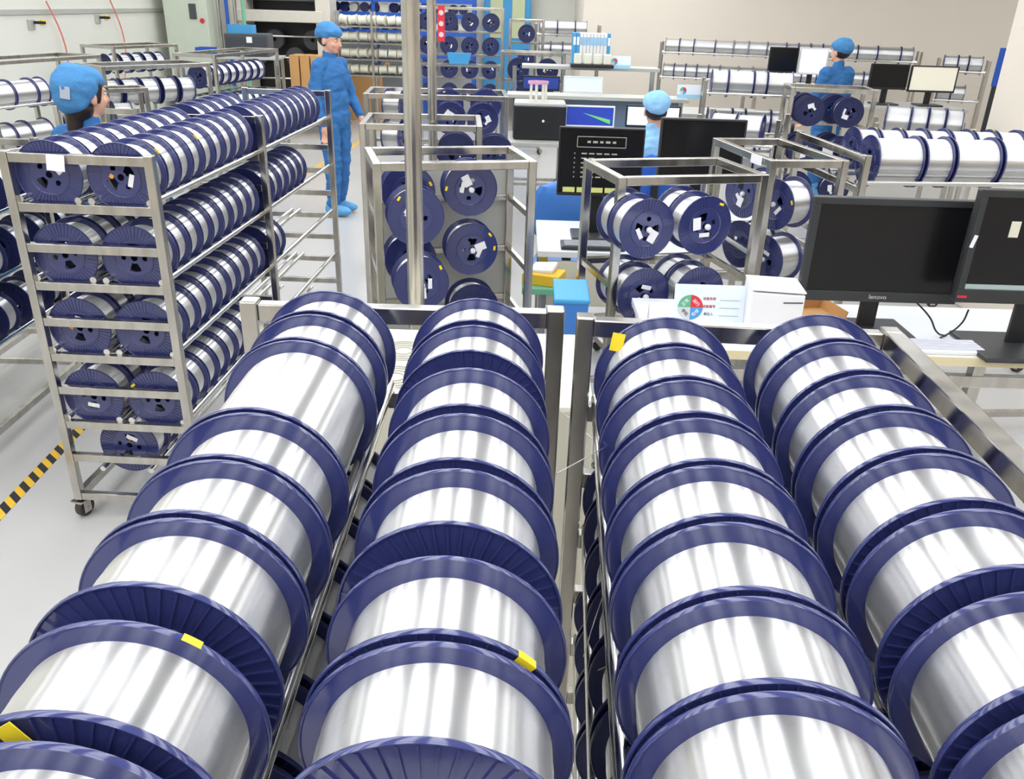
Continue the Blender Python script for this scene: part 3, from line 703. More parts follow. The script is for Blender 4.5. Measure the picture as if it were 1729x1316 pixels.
rowrack('rack of silver and navy spools right of the seated worker', a, b, [a.z, a.z-.3, a.z-.6], .0, [.1, .1, .13, .2], 'spools right of seated worker', 'rack right of seated worker', .25, top=a.z+.03)
a = aty(1480, 204, 5.95); b = aty(1640, 208, 5.75)
rowrack('low rack of silver spools beneath the far right monitors', a, b, [a.z], .0, [.15, .1, .15], 'spools beneath far right monitors', 'low rack beneath far right monitors', .2, top=1.2, w=.42)
a = aty(1190, 215, 5.75); b = aty(1320, 222, 5.55)
rowrack('low rack of silver spools just behind the plain dark monitor', a, b, [a.z], .0, [.13, .16], 'spools behind plain dark monitor', 'low rack behind plain dark monitor', .2, top=1.24, w=.42)
a = aty(845, 112, 9.0); b = aty(955, 112, 9.0)
face_rack('steel rack with dark spool ends and an orange tag, centre back', a.x, b.x, 9.0, [1.24, .95], 3, 'centre back rack', group='dark spools at centre back', st='vyo')
a = aty(700, 70, 11.4); b = aty(850, 70, 11.4)
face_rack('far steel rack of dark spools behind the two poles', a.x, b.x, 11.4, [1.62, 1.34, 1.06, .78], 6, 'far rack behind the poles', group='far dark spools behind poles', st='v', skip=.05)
a = aty(860, 60, 12.2); b = aty(905, 60, 12.2)
face_rack('narrow far rack of dark spools below the blue window', a.x, b.x+.1, 11.6, [1.5, 1.2, .9], 2, 'narrow rack below blue window', group='far dark spools below window', st='v')
# cream bobbins
def bobbin_mb():
    b = MB(); b.lathe([(.0001, -.06), (.075, -.06), (.075, -.052), (.066, -.050), (.066, .050), (.075, .052), (.075, .06), (.0001, .06)], 20, axis='X'); return b
BOB = bobbin_mb().mesh('bobbin', CREAMS)
def bobbins(label, x0, x1, Y, zs, n, words):
    t = thing('bobbin_rack', label, 'rack', (x0, Y, 0)); w = x1-x0
    for x in (0, w/2, w):
        for y in (0, .3): ob('post', bx((.035, .035, max(zs)+.12), STEEL), t, (x, y, (max(zs)+.12)/2))
    for z in zs:
        for y in (0, .3): ob('shelf_bar', bx((w, .02, .02), STEEL), t, (w/2, y, z-.09))
        ob('shelf_tray', bx((w, .28, .004), DKGREY), t, (w/2, .15, z-.078))
    for i, z in enumerate(zs):
        for k in range(n):
            tag(ob('cream_bobbin', BOB, None, (x0+.05+(w-.1)*(k+.5)/n, Y+.12, z), (0, random.uniform(-.15, .15), random.uniform(-.35, .1))), f'{ORDL[k]} cream bobbin from left, {["top", "second", "third", "fourth"][i]} shelf, {words}', 'bobbin', 'cream bobbins behind the standing worker')
a = aty(566, 50, 13.6); b = aty(690, 55, 13.6)
bobbins('tall rack of cream bobbins behind the standing worker', a.x, b.x, 13.6, [1.56, 1.33, 1.1, .87], 7, 'rack behind standing worker')
# blue shelving at the back wall
a = aty(545, 12, 15.3); b = aty(800, 12, 15.3); w = b.x-a.x
t = thing('blue_shelving', 'blue storage shelving with rows of bobbins at the far wall', 'shelving', (a.x, 15.3, 0))
for x in (0, w/3, 2*w/3, w): ob('upright', bx((.06, .4, 2.1), BLUEP), t, (x, .2, 1.05))
for z in (1.95, 1.72, 1.45, 1.1): ob('beam', bx((w, .05, .07), BLUEP), t, (w/2, 0, z-.1)); ob('shelf_board', bx((w, .38, .02), BLUEP), t, (w/2, .2, z-.08))
BOBN = BOB.copy(); BOBN.materials[0] = NAVYD
for i, z in enumerate((1.95, 1.72, 1.45)):
    for k in range(14):
        tag(ob('shelf_bobbin', BOBN if (k+i) % 3 else BOB, None, (a.x+.1+(w-.2)*(k+.5)/14, 15.42, z+.008), (0, 0, R(90)+random.uniform(-.3, .3))), f'{ORDL[k]} bobbin from left on the {["upper", "middle", "lower"][i]} blue shelf', 'bobbin', 'bobbins on the blue shelving')
# blue door with two panes
p = aty(857, 18, 15.9)
d = struct('door_1', bx((.82, .06, 2.1), SKYB, .01), None, (p.x, 15.95, 1.05))
for s in (-1, 1): ob('pane', bx((.22, .02, .75), mat('yellowish pane', (206, 214, 170), .3), .005), d, (s*.19, -.035, .62))
struct('door_2', bx((.95, .06, 2.3), mat('pale grey door', (205, 206, 208), .5), .01), None, (p.x+1.35, 15.95, 1.15)) if False else None

# --- centre workbenches
BZ = .82
t = thing('workbench', 'long grey bench with shelf in front of the seated worker', 'bench', (-.12, 7.0, 0)); bw = 1.55
ob('bench_top', bx((bw, .7, .03), GREYP, .003), t, (bw/2, .35, BZ-.015)); ob('upper_shelf', bx((bw, .30, .03), GREYP, .003), t, (bw/2, .64, 1.13))
ob('back_panel', bx((bw, .015, .28), mat('blue-grey screen', (150, 170, 200), .5)), t, (bw/2, .79, .98))
for x in (.03, bw-.03):
    for y in (.04, .72): ob('leg', bx((.04, .04, 1.1 if y > .5 else BZ-.03), STEEL), t, (x, y, .55 if y > .5 else (BZ-.03)/2))
a = aty(867, 180, 7.15); b = aty(955, 218, 7.15)
t = thing('black_machine', 'black box machine with a round knob on the bench', 'machine', ((a.x+b.x)/2, 7.15, BZ))
hh_ = a.z-BZ+.02
ob('body', bx((b.x-a.x, .3, hh_), BLACK, .02), t, (0, .15, hh_/2)); ob('grey_lid', bx((b.x-a.x-.01, .3, .03), GREYP, .01), t, (0, .15, hh_)); ob('knob', KNOB, t, (.03, -.01, hh_*.55))
# pink topped caddy on the lid
p = aty(909, 150, 7.25); t = thing('pink_caddy', 'caddy of pale sticks with a pink rim on the black machine', 'caddy', (p.x, 7.3, BZ+hh_+.03))
ob('pink_rim', cached('pk', lambda: MB().lathe([(.075, 0), (.085, 0), (.085, .02), (.075, .02)], 20, axis='Z', closed=True), 'rim', PINK), t, (0, 0, .12))
for k in range(7): ob('stick', rodm(.13, .010, CREAMS, 'Z', 8), t, (.065*math.cos(k*.9), .065*math.sin(k*.9), .065))
def screen_mon(label, x0, x1, y0, y1, Y, scr, foot, parts=(), bez=WPLAS):
    a = aty(x0, y0, Y); b = aty(x1, y0, Y); c = aty(x0, y1, Y)
    return monitor(label, ((a.x+b.x)/2, Y, foot), 0, b.x-a.x, a.z-c.z, c.z-foot, bezel=.012, lower=.018, body=bez, scr=scr)
t, c = screen_mon('white-framed monitor showing a blue screen with a green wedge', 955, 1039, 177, 214, 7.25, mat('blue screen', (44, 66, 168), .3, emit=.35), BZ)
ob('green_wedge', MB().add([(-.06, 0, .03), (.17, 0, -.055), (.17, 0, -.02)], [(0, 1, 2)]).mesh('w', mat('green graph', (110, 200, 110), .4, emit=.3)), c, (0, -.0175, 0))
screen_mon('monitor with a bright white screen before the seated worker', 1058, 1150, 177, 214, 7.25, mat('white screen', (232, 232, 246), .3, emit=.5), BZ, bez=BLACK)
# second bench line behind
t = thing('workbench', 'rear bench with monitors, binders and printed cards', 'bench', (-.1, 8.1, 0))
ob('bench_top', bx((2.4, .6, .03), GREYP, .003), t, (1.2, .3, .95)); ob('upper_shelf', bx((1.3, .3, .03), GREYP, .003), t, (.75, .45, 1.31))
for x in (.03, 1.37, 2.37):
    for y in (.04, .56): ob('leg', bx((.04, .04, 1.3 if (y > .5 and x < 2) else .935), STEEL), t, (x, y, .65 if (y > .5 and x < 2) else .4675))
screen_mon('small rear monitor with pale window on blue', 882, 946, 127, 152, 8.2, mat('navy screen', (40, 60, 140), .3, emit=.3), .965, bez=BLACK)
screen_mon('rear monitor with a pale blue bright screen', 952, 1019, 128, 156, 8.2, mat('pale screen', (206, 232, 244), .3, emit=.5), .965)
p = aty(1048, 150, 8.2); t = thing('label_printer', 'grey label printer with dark mouth on rear bench', 'printer', (p.x, 8.15, .965))
ob('body', bx((.26, .25, .13), GREYP, .02), t, (0, .125, .065)); ob('paper_mouth', bx((.15, .01, .05), BLACK, .003), t, (.03, -.004, .06)); ob('paper_roll', rodm(.05, .03, WHITE, 'X', 16), t, (-.05, .03, .09))
z = 1.325
a = aty(965, 105, 8.5); b = aty(1028, 105, 8.5); n = 11
for k in range(n):
    x = a.x+(b.x-a.x)*(k+.5)/n
    t = thing('ring_binder', f'{ORDL[k]} upright binder from left on the rear bench shelf', 'binder', (x, 8.45, z), 0, 'binders on the rear shelf')
    ob('spine', bx(((b.x-a.x)/n*.92, .22, .29), SKYB if k in (0, 1, 10) else WPLAS, .003), t, (0, .11, .145)); ob('spine_label', bx(((b.x-a.x)/n*.7, .002, .07), WHITE if k in (0, 1, 10) else LBLUE), t, (0, -.001, .22))
t = thing('binder_tray', 'dark tray with four cream blocks under the binders', 'tray', ((a.x+b.x)/2, 8.36-.16, 1.327))
ob('tray', bx((b.x-a.x+.04, .2, .03), BLACK, .004), t, (0, .1, .015)) 
for k in range(4): ob('cream_block', bx((.07, .06, .09), CREAMS, .01), t, (-.135+k*.09, .05, .075))
def mini_card(label, px, py, Y, zf):
    p = aty(px, py, Y); t = thing('printed_card', label, 'card', (p.x, Y, zf))
    cb = ob('card_board', bx((.2, .003, .11), mat('pale card', (228, 238, 246), .4)), t, (0, 0, .055), (R(-8), 0, 0))
    ob('blue_band', bx((.2, .0006, .03), mat('card blue', (150, 206, 236), .4)), cb, (0, -.0019, -.04))
    for nme, mm, a0 in pie:
        q = [(0, 0, 0)]+[(.03*math.cos(R(a0+90*i/5)), 0, .03*math.sin(R(a0+90*i/5))) for i in range(6)]
        ob(nme, MB().add(q, [tuple(range(7))]).mesh('q', mm), cb, (-.05, -.0026, .004))
mini_card('printed card with pie beside the binders', 1046, 112, 8.3, .965+.36 if False else 1.325)
mini_card('printed card with pie on bench shelf right of the seated worker', 1163, 155, 7.62, 1.145)
p = aty(783, 108, 9.8); t = thing('blue_bin', 'small light blue bin on a steel shelf beyond the thin pole', 'bin', (p.x-.05, 9.8, p.z)) 
ob('bin_body', MB().add([(-.1, -.06, 0), (.1, -.06, 0), (.1, .06, 0), (-.1, .06, 0), (-.13, -.08, .11), (.13, -.08, .11), (.13, .08, .11), (-.13, .08, .11)], [(0, 1, 2, 3), (0, 4, 5, 1), (1, 5, 6, 2), (2, 6, 7, 3), (3, 7, 4, 0)]).mesh('bin', SKYB), t)
ob('bin_shelf', bx((.9, .3, .02), STEEL), t, (0, 0, -.012))
for x in (-.42, .42): ob('shelf_leg', bx((.03, .03, p.z-.02), STEEL), t, (x, 0, -.02-(p.z-.02)/2))
# far right desk with two monitors
t = thing('far_desk', 'grey desk under the two far right monitors', 'desk', (3.25, 8.55, 0))
ob('desktop', bx((1.1, .6, .03), GREYP, .003), t, (.55, .3, 1.02))
for x in (.03, 1.07):
    for y in (.04, .56): ob('leg', bx((.04, .04, 1.0), STEEL), t, (x, y, .5))
screen_mon('far black monitor right of the blue-capped worker', 1472, 1537, 107, 150, 8.8, SCREEN, 1.035, bez=BLACK)
screen_mon('far monitor with pale cream screen near the right wall', 1540, 1620, 110, 155, 8.8, mat('cream screen', (226, 222, 204), .3, emit=.35), 1.035, bez=BLACK)
t = thing('far_desk', 'grey desk behind the blue-capped worker, with board and monitor', 'desk', (2.65, 10.1, 0))
ob('desktop', bx((1.1, .6, .03), GREYP, .003), t, (.55, .3, 1.02))
for x in (.03, 1.07):
    for y in (.04, .56): ob('leg', bx((.04, .04, 1.0), STEEL), t, (x, y, .5))
screen_mon('dark monitor left of the blue-capped worker', 1301, 1350, 79, 122, 10.25, SCREEN, 1.035, bez=BLACK)
screen_mon('bright white screen behind the blue-capped worker', 1352, 1400, 80, 125, 10.3, mat('white screen', (232, 232, 246), .3, emit=.5), 1.035, bez=WPLAS)

# --- left background
# far-left rack beside the aisle
FLOC = (-2.45, 2.75, 0)
rack('dark crowded spool rack at the far left edge beside hazard tape', FLOC, R(1.5), .5, [0, 1.2, 2.4], BARS[1:], RODS[1:], [-.118, .118], top=1.22)
for lv, z in enumerate(RODS[1:]):
    for s in (-1, 1):
        for k in range(0, 10):
            if s < 0 and k > 2: continue
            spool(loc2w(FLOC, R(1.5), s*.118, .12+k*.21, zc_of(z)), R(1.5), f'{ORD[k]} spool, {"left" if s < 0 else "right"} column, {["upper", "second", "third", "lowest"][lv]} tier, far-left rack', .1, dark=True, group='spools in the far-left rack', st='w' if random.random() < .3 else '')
a = aty(-40, 165, 6.3); b = aty(78, 150, 6.9)
rowrack('rack of silver spools left of the woman in the blue cap', a, b, [a.z, a.z-.3], .0, [.2, .11, .11, .14], 'spools left of the blue-capped woman', 'rack left of blue-capped woman', top=a.z+.04)
def lcage(label, x0, y0, x1, y1, z, d, shelves=(.9, .5)):
    a = atz(x0, y0, z); b = atz(x1, y1, z); dd = b-a
    t = cage(label, (a.x, a.y), math.atan2(dd.y, dd.x), dd.length, d, z, False, shelves); return a, b, math.atan2(dd.y, dd.x)
for (x0, y0, x1, y1, z, d, lab, n, tiers) in ((170, 150, 250, 148, 1.2, .25, 'steel frame cart right of the woman in the cap', 2, [.98]), (170, 112, 355, 106, 1.32, .45, 'long steel frame rack before the cream wall', 6, [1.1, .8]),
                                             (362, 92, 470, 82, 1.32, .45, 'steel frame rack between the green ledge and the machine', 4, [1.1, .8]), (190, 78, 300, 74, 1.3, .5, 'rear steel frame rack along the cream wall', 5, [1.1])):
    a, b, rz = lcage(lab, x0, y0, x1, y1, z, d)
    ux = Vector((math.cos(rz), math.sin(rz), 0)); uy = Vector((-math.sin(rz), math.cos(rz), 0)); L = (b-a).length
    n = max(n, int((L-.12)/.15)); n = min(n, int((L-.12)/.136))
    for ti, zz in enumerate(tiers):
        for k in range(n):
            c = Vector((a.x, a.y, 0))+ux*(.06+(L-.12)*(k+.5)/n)+uy*.25+Vector((0, 0, zz))
            spool(c, rz+R(90), f'{ORDL[k]} spool from left, {["upper", "lower"][ti]} row, {lab}', .13, group='spools in the left background frames', dark=k % 3 == 0)
# pallet of flat steel bars seen as a jumble of frame tops at the left
for k, (x0, y0, x1, y1, z) in enumerate(((-30, 105, 170, 92, 1.3),)):
    lcage(f'empty steel frame rack at the left wall', x0, y0, x1, y1, z, .5)
# green ledge
a = atz(322, 182, .72); b = atz(392, 148, .72); dd = b-a; L = dd.length
t = thing('green_ledge', 'pale green low partition with a darker green cap', 'partition', (a.x, a.y, 0), math.atan2(dd.y, dd.x))
ob('panel', bx((L, .06, .64), mat('mint panel', (190, 222, 206), .5)), t, (L/2, 0, .32)); ob('cap', bx((L, .1, .1), GREEN, .004), t, (L/2, 0, .69))
# machines
a = aty(333, 40, 13.2)
t = thing('control_cabinet', 'pale green control cabinet with pipes at the left wall corner', 'cabinet', (a.x-.02, 13.0, 0))
ob('body', bx((.62, .6, 2.4), MGREEN, .01), t, (-.06, .3, 1.2))
for k, mm in enumerate((STEEL, BLUEP, STEEL, GREEN)): ob('pipe', rodm(2.4, .025, mm, 'Z', 10), t, (.35+k*.12, .2, 1.2))
ob('display', bx((.1, .02, .2), DKGREY, .004), t, (.05, -.008, 1.62)); ob('red_button', cached('rb', lambda: MB().lathe([(.0001, -.02), (.03, -.02), (.035, 0), (.0001, 0)], 16), 'btn', RED), t, (.17, -.001, 1.5))
a = aty(400, 25, 13.6); b = aty(545, 25, 13.6); w = b.x-a.x
t = thing('winding_machine', 'large cream framed machine with a dark interior and reels', 'machine', (a.x, 13.6, 0))
for x in (.0, w): ob('column', bx((.22, .5, 2.4), CREAM, .01), t, (x, .25, 1.2))
ob('beam', bx((w, .5, .16), CREAM, .01), t, (w/2, .2, 1.58)); ob('lower_beam', bx((w, .5, .3), CREAM, .01), t, (w/2, .25, .25))
ob('rear_panel', bx((w, .05, 2.2), BLACK), t, (w/2, .6, 1.1)); ob('upper_panel', bx((w, .3, .12), DKGREY, .006), t, (w/2, .3, 1.85))
for k in range(4): ob('reel', cached('reel', lambda: MB().lathe([(.03, -.05), (.14, -.05), (.14, -.03), (.07, -.03), (.07, .03), (.14, .03), (.14, .05), (.03, .05)], 24, closed=True), 'reel', DKGREY), t, (w*(k+.6)/4.4, .3, 1.0+.25*(k % 2)))
for k in range(3): ob('guide_rod', rodm(w, .015, STEEL, 'X', 8), t, (w/2, .1, .7+k*.3))
a = aty(372, 58, 11.3); b = aty(445, 58, 11.3); w = b.x-a.x
t = thing('equipment_table', 'table with a dark grey cabinet and blue trays on top', 'table', (a.x, 11.3, 0), R(6))
ob('table_top', bx((w+.3, .6, .03), GREYP, .003), t, (w/2, .3, 1.12))
for x in (-.1, w+.1):
    for y in (.04, .56): ob('leg', bx((.04, .04, 1.1), STEEL), t, (x, y, .55))
t = thing('dark_cabinet', 'dark grey instrument cabinet on the table at the left back', 'cabinet', (a.x+w/2, 11.45, 1.135), R(6))
ob('body', bx((w, .4, .27), DKGREY, .008), t, (0, .2, .135)); ob('face_plate', bx((w*.9, .01, .2), mat('charcoal plate', (60, 62, 70), .5), .003), t, (0, -.006, .13)); ob('white_note', bx((.07, .002, .07), WHITE), t, (.04, -.013, .2))
def tray(label, px, py, Y, zf, w, m):
    p = aty(px, py, Y); t = thing('plastic_tray', label, 'tray', (p.x, Y, zf)); h = .1
    ob('tray_floor', bx((w, .2, .01), m), t, (0, 0, .005))
    for s in (-1, 1): ob('tray_side', bx((.01, .2, h), m), t, (s*w/2, 0, h/2)); ob('tray_end', bx((w, .01, h), m), t, (0, s*.1, h/2))
tray('bright blue tray on top of the dark grey cabinet', 408, 45, 11.65, 1.405, .3, SKYB)
tray('deep blue tray on the table left of the grey cabinet', 345, 58, 11.4, 1.135, .2, BLUEP)
# cartons
for k in range(3):
    p = aty(498, 128, 12.6); t = thing('cardboard_box', f'{ORDL[k]} upright cardboard box left of the standing worker', 'box', (p.x+k*.15, 12.6, .55), 0, 'upright cartons')
    ob('carton', bx((.13, .4, .55), CARTON, .004), t, (0, .2, .275)); ob('tape_strip', bx((.03, .41, .002), mat('packing tape', (190, 150, 100), .3)), t, (0, .2, .551))
t = thing('pallet_table', 'low wooden table under the upright cartons', 'table', (aty(498, 130, 12.6).x+.15, 12.9, 0))
ob('table_top', bx((.8, .7, .04), CARTON), t, (0, 0, .53)); 
for x in (-.35, .35):
    for y in (-.3, .3): ob('leg', bx((.06, .06, .51), CARTON), t, (x, y, .255))
p = atz(608, 202, 0); t = thing('cardboard_box', 'large open cardboard box behind the standing worker', 'box', (p.x+.1, 14.62, 0), R(15))
for s in (-1, 1): ob('carton_side', bx((.012, .45, .75), CARTON), t, (s*.3, .225, .375)); ob('carton_flap', bx((.2, .44, .008), CARTON), t, (s*.37, .225, .82), (0, s*R(-50), 0))
for y in (0, .45): ob('carton_wall', bx((.6, .012, .75), CARTON), t, (0, y, .375))
# wall hoses and brackets
for k, (px, py) in enumerate(((70, 42), (180, 33))):
    r_ = ray(px, py); s_ = (XL+.12)/r_.x; q = Vector((0, 0, CH))+r_*s_
    t = thing('hose_bracket', f'{["nearer", "farther"][k]} wall bracket with a thin red hose on the cream wall', 'bracket', (XL, q.y, q.z))
    ob('bracket_plate', bx((.02, .12, .1), GREYP, .003), t, (.01, 0, 0)); ob('nozzle', bx((.12, .04, .03), BLACK, .006), t, (.08, .05, .02)); ob('yellow_tag', bx((.01, .1, .05), YEL), t, (.012, .25, .02))
    b_ = MB().tube([(.06, .3+.25*math.sin(i*.35), -.02-i*.12+.25) for i in range(9)], .009, 6); ob('red_hose', b_.mesh('hose', mat('red hose', (226, 130, 124), .5)), t)
struct('trim_1', bx((.02, 12.0, .05), GREYP), None, (XL+.01, 8.0, 1.62))
for k, px in enumerate((255, 282)):
    r_ = ray(px, 30); q = Vector((0, 0, CH))+r_*((XL+.01)/r_.x); 
# loose wire strands between the foreground racks
SW = mat('loose wire', (225, 225, 225), .25, 1)
for k, (pts, lab) in enumerate((([(1130, 690, 1.25), (1040, 745, 1.3), (940, 800, 1.33)], 'loose wire strand stretched over the gap, highest'), ([(905, 660, 1.2), (960, 705, 1.15), (1010, 750, 1.15)], 'loose wire strand crossing the left rack post'),
                                ([(1040, 950, 1.2), (1010, 1030, 1.1), (985, 1110, 1.1)], 'loose wire strand hanging down in the gap'), ([(1100, 1088, 1.25), (1060, 1110, 1.2), (1010, 1132, 1.15)], 'loose wire strand leaving the lower right spools'))):
    cable(lab, [atz(*p) for p in pts], .0006, SW, 'wire_strand')
#@@PPL
# ------------------------------------------------------------------ people
def blob(name, prims, voxel, m, smooth=4, wrinkle=0., seed=0.):
    b = MB()
    for p in prims:
        if p[0] == 'c':
            _, p0, p1, r0, r1 = p; p0 = Vector(p0); p1 = Vector(p1)
            a = (p1-p0); L = a.length; q = a.to_track_quat('Z', 'Y').to_matrix() if L > 1e-6 else Matrix.Identity(3)
            prof = [(max(1e-4, r0*math.sin(math.pi/2*i/5)), -r0*math.cos(math.pi/2*i/5)) for i in range(6)]+[(max(1e-4, r1*math.cos(math.pi/2*i/5)), L+r1*math.sin(math.pi/2*i/5)) for i in range(6)]
            n = 14; vs = []; 
            for (r, h) in prof: vs += [q @ Vector((r*math.cos(2*math.pi*i/n), r*math.sin(2*math.pi*i/n), h))+p0 for i in range(n)]
            fs = [(j*n+i, j*n+(i+1) % n, (j+1)*n+(i+1) % n, (j+1)*n+i) for j in range(len(prof)-1) for i in range(n)]
            fs += [tuple(range(n))[::-1], tuple(range((len(prof)-1)*n, len(prof)*n))]
            b.add(vs, fs)
        else:
            _, c, rr = p[:3]; E = Euler(p[3]).to_matrix() if len(p) > 3 else Matrix.Identity(3); n, k = 20, 12; vs = []
            for j in range(k+1):
                th = math.pi*(j/k); th = min(max(th, .02), math.pi-.02)
                vs += [E @ Vector((rr[0]*math.sin(th)*math.cos(2*math.pi*i/n), rr[1]*math.sin(th)*math.sin(2*math.pi*i/n), rr[2]*math.cos(th)))+Vector(c) for i in range(n)]
            fs = [(j*n+i, (j+1)*n+i, (j+1)*n+(i+1) % n, j*n+(i+1) % n) for j in range(k) for i in range(n)]
            fs += [tuple(range(n)), tuple(range(k*n, (k+1)*n))[::-1]]
            b.add(vs, fs)
    me = b.mesh(name, m); o = bpy.data.objects.new(name, me); col.objects.link(o)
    md = o.modifiers.new('r', 'REMESH'); md.mode = 'VOXEL'; md.voxel_size = voxel; md.use_smooth_shade = True
    sm = o.modifiers.new('s', 'SMOOTH'); sm.iterations = smooth; sm.factor = .5
    bpy.context.view_layer.update()
    out = bpy.data.meshes.new_from_object(o.evaluated_get(bpy.context.evaluated_depsgraph_get())); bpy.data.objects.remove(o)
    if wrinkle:
        nr = [v.normal.copy() for v in out.vertices]
        for v, nn in zip(out.vertices, nr):
            p = v.co; w = noise.noise(Vector((p.x*9+seed, p.y*9, p.z*14)))*.6+noise.noise(Vector((p.x*22, p.y*22+seed, p.z*30)))*.4
            v.co = p+nn*(w*wrinkle)
    out.materials.clear(); out.materials.append(m)
    out.polygons.foreach_set('use_smooth', [True]*len(out.polygons))
    return out
def hand_prims(w, dirn, side):
    """w wrist, dirn direction of the fingers (unit), side = +1/-1 body side"""
    w = Vector(w); d = Vector(dirn).normalized(); fwd = Vector((0, -1, 0)); fwd = (fwd-d*fwd.dot(d)).normalized(); inn = d.cross(fwd)*(-side)
    pr = [('c', w, w+d*.045, .024, .027), ('c', w+d*.04+fwd*.022, w+d*.082+fwd*.024, .016, .014), ('c', w+d*.04-fwd*.02, w+d*.08-fwd*.022, .016, .013)]
    for k, L in enumerate((.070, .078, .072, .058)):
        o = fwd*(.030-.020*k); a = w+d*.082+o; m1 = a+d*(L*.5)+inn*.008; e = m1+d*(L*.42)+inn*.022
        pr += [('c', a, m1, .0095, .0085), ('c', m1, e, .0085, .0072)]
    t0 = w+d*.025+fwd*.026; t1 = t0+d*.03+fwd*.022+inn*.008; pr += [('c', t0, t1, .013, .011), ('c', t1, t1+d*.032+fwd*.004+inn*.01, .0105, .009)]
    return pr
def person(label, loc, rz, arms, seated=False, cloth=BLUE, cap=CAPB, scale=1., head_yaw=0., head_pitch=0., long_hair=False, patch=False, covers=True, belly=1., bouffant=False):
    """local frame: facing -Y, origin on the floor"""
    t = thing('person', label, 'person', loc, rz); t.scale = (scale,)*3
    dz = -.35 if seated else 0.
    V3 = lambda x, y, z: (x, y, z+dz)
    legs = []
    for s in (-1, 1):
        hip = V3(s*.088, 0, .86)
        if seated: knee = (s*.12, -.42, .50); ank = (s*.12, -.40, .11)
        else: knee = (s*.093, -.02+.015*s, .46); ank = (s*.095, .02+.03*s, .09)
        legs.append((s, hip, knee, ank))
    body = [('c', V3(0, .015, 1.33), V3(0, .005, 1.45), .05, .048), ('c', V3(-.12, .01, 1.29), V3(.12, .01, 1.29), .055, .055), ('e', V3(0, 0, 1.12), (.15, .10, .22)), ('e', V3(0, 0, .9), (.15, .10, .14))]
    for s, h, k, a in legs: body += [('c', h, k, .075, .052), ('c', k, a, .052, .036), ('c', (a[0], a[1]+.02, .05), (a[0], a[1]-.13, .035), .034, .028)]
    for s, (el, wr, fd) in zip((-1, 1), arms):
        el = Vector(el)+Vector((0, 0, dz)); wr = Vector(wr)+Vector((0, 0, dz))
        body += [('c', V3(s*.165, .01, 1.29), el, .045, .036), ('c', el, wr, .036, .025)]+hand_prims(wr, fd, s)
    hc = Vector(V3(0, 0, 1.43)); HR = Matrix.Rotation(head_yaw, 3, 'Z') @ Matrix.Rotation(head_pitch, 3, 'X')
    hr = lambda x, y, z: tuple(HR @ Vector((x, y, z))+hc)
    he = (HR.to_euler().x, HR.to_euler().y, HR.to_euler().z)
    body += [('e', hr(0, .01, .105), (.074, .092, .092), he), ('e', hr(0, -.022, .045), (.060, .070, .072), he), ('e', hr(0, -.06, .0), (.028, .026, .024), he), ('c', hr(0, -.092, .082), hr(0, -.108, .048), .009, .0145),
             ('e', hr(0, -.075, .098), (.05, .022, .012), he), ('e', hr(.034, -.064, .048), (.022, .022, .024), he), ('e', hr(-.034, -.064, .048), (.022, .022, .024), he), ('e', hr(0, -.083, .022), (.021, .014, .010), he)]
    for s in (-1, 1): body += [('e', hr(s*.075, .012, .065), (.011, .022, .032), he)]
    ob('body', blob('body', body, .0065, SKIN, 5), t)
    # clothes
    jk = [('c', V3(-.145, .01, 1.295), V3(.145, .01, 1.295), .073, .073), ('e', V3(0, .0, 1.18), (.185*belly, .128*belly, .19)), ('e', V3(0, 0, 1.0), (.178*belly, .13*belly, .2)), ('e', V3(0, 0, .88), (.185*belly, .135*belly, .12)), ('c', V3(0, .015, 1.31), V3(0, .01, 1.385), .066, .057)]
    for s, (el, wr, fd) in zip((-1, 1), arms):
        el = Vector(el)+Vector((0, 0, dz)); wr = Vector(wr)+Vector((0, 0, dz))
        jk += [('c', V3(s*.165, .01, 1.285), el, .066, .056), ('c', el, wr+(el-wr).normalized()*.02, .055, .042)]
    ob('jacket', blob('jacket', jk, .010, cloth, 4, .020, 3.1), t)
    tr = [('e', V3(0, 0, .84), (.165, .12, .12))]
    for s, h, k, a in legs: tr += [('c', h, k, .098, .076), ('c', k, (a[0], a[1], a[2]+.03), .074, .062)]
    ob('trousers', blob('trousers', tr, .010, cloth, 4, .022, 8.3), t)
    for s, h, k, a in legs: ob('shoe_cover', blob('shoe', [('e', (a[0], a[1]-.05, .05), (.056, .145, .05)), ('c', (a[0], a[1]+.02, .06), (a[0], a[1], .15), .058, .055)], .009, SHOEB, 3, .008, s), t)
    # cap and hair, eyes, mouth
    if bouffant: cp = [('e', hr(0, .045, .125), (.104, .108, .100), he), ('e', hr(0, .075, .075), (.090, .076, .088), he), ('e', hr(0, .0, .145), (.088, .094, .068), he)]
    else: cp = [('e', hr(0, .030, .140), (.100, .110, .086), he), ('e', hr(0, -.012, .146), (.086, .094, .056), he), ('e', hr(0, .085, .115), (.08, .055, .06), he)]
    ob('cap', blob('cap', cp, .008, cap, 4, .012, 5.7), t)
    hair = [('e', hr(0, .035, .075), (.081, .080, .062), he)]
    if long_hair: hair += [('e', hr(0, .05, .02), (.075, .062, .06), he), ('c', hr(0, .06, .03), hr(0, .085, -.07), .05, .035), ('c', hr(.066, -.025, .12), hr(.074, -.008, .055), .022, .014), ('c', hr(-.066, -.025, .12), hr(-.074, -.008, .055), .022, .014)]
    ob('hair', blob('hair', hair, .007, HAIR, 3, .004), t)
    EW = cached('eyew', lambda: MB().lathe([(.0001, -.011), (.008, -.008), (.012, 0), (.008, .008), (.0001, .011)], 14), 'eye', WPLAS); EB = cached('eyeb', lambda: MB().lathe([(.0001, -.0035), (.005, -.002), (.006, 0), (.0001, 0)], 12), 'iris', HAIR)
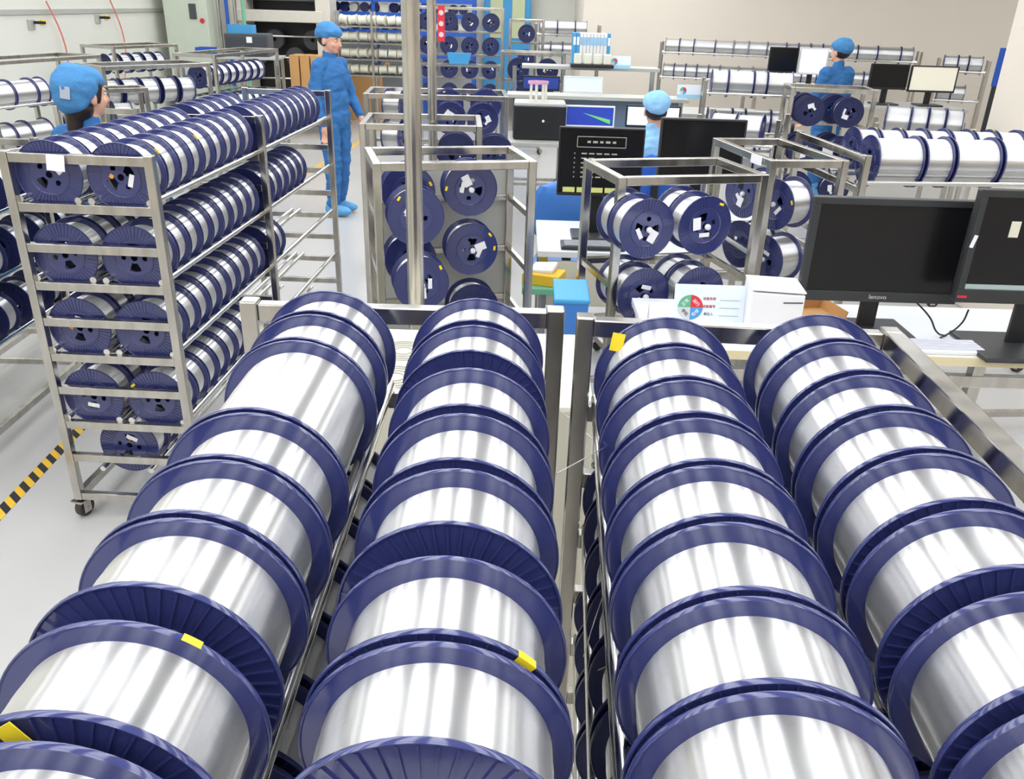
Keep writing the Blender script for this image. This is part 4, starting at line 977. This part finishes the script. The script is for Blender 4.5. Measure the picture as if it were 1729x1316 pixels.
    for s in (-1, 1):
        e = ob('eye', EW, t, hr(s*.030, -.078, .082), he); e.scale = (1, 1, .5); ob('iris', EB, e, (0, -.0095, 0))
        ob('eyebrow', bx((.032, .008, .006), HAIR, .002), t, hr(s*.031, -.089, .103), he)
    ob('mouth', cached('mouth', lambda: MB().bbox((0, 0, 0), (.036, .010, .009), .004), 'mouth', mat('lips', (190, 104, 98), .45)), t, hr(0, -.096, .022), he)
    if patch: ob('cap_patch', cached('patch', lambda: MB().bbox((0, 0, 0), (.046, .003, .055), .001), 'patch', mat('grey patch', (178, 184, 196), .6)), t, hr(-.055, .138, .10), (he[0], he[1]+R(-8), he[2]+R(30)))
    return t
# standing worker in profile
p = atz(573, 360, 0)
person('worker in blue coverall, cap and shoe covers, standing in profile', (p.x, p.y, 0), R(66), [((-.225, .03, 1.05), (-.215, -.05, .82), (0, -.1, -1)), ((.225, -.03, 1.05), (.19, -.16, .87), (0, -.3, -1))], head_pitch=R(8), scale=1.005)
# woman behind the left rack
person('woman in blue cap with grey patch, seen from behind the left rack', (-1.95, 3.92, 0), R(160), [((-.24, -.05, 1.05), (-.18, -.25, .95), (.2, -1, -.1)), ((.24, -.05, 1.05), (.18, -.25, .95), (-.2, -1, -.1))], scale=.94, head_yaw=R(-10), long_hair=True, patch=True, bouffant=True)
# seated worker, centre
p = aty(1110, 150, 6.45)
person('seated worker in pale blue cap and coat facing the bright screens', (p.x, 6.45, 0), R(182), [((-.24, -.12, 1.06), (-.15, -.33, 1.08), (.1, -1, 0)), ((.24, -.12, 1.06), (.15, -.33, 1.08), (-.1, -1, 0))], seated=True, cloth=LBLUE, cap=LBLUE)
t = chair('dark office chair of the seated worker', (p.x, 6.42, 0), R(182), BLUEP, back=.50)
# worker at right back
p = aty(1420, 66, 8.0)
person('worker in blue cap and jacket seen from behind at far right', (3.29, 9.35, 0), R(205), [((-.215, -.03, 1.05), (-.19, -.14, .86), (0, -.6, -1)), ((.215, -.03, 1.05), (.19, -.14, .86), (0, -.6, -1))], scale=.985, head_yaw=R(5))
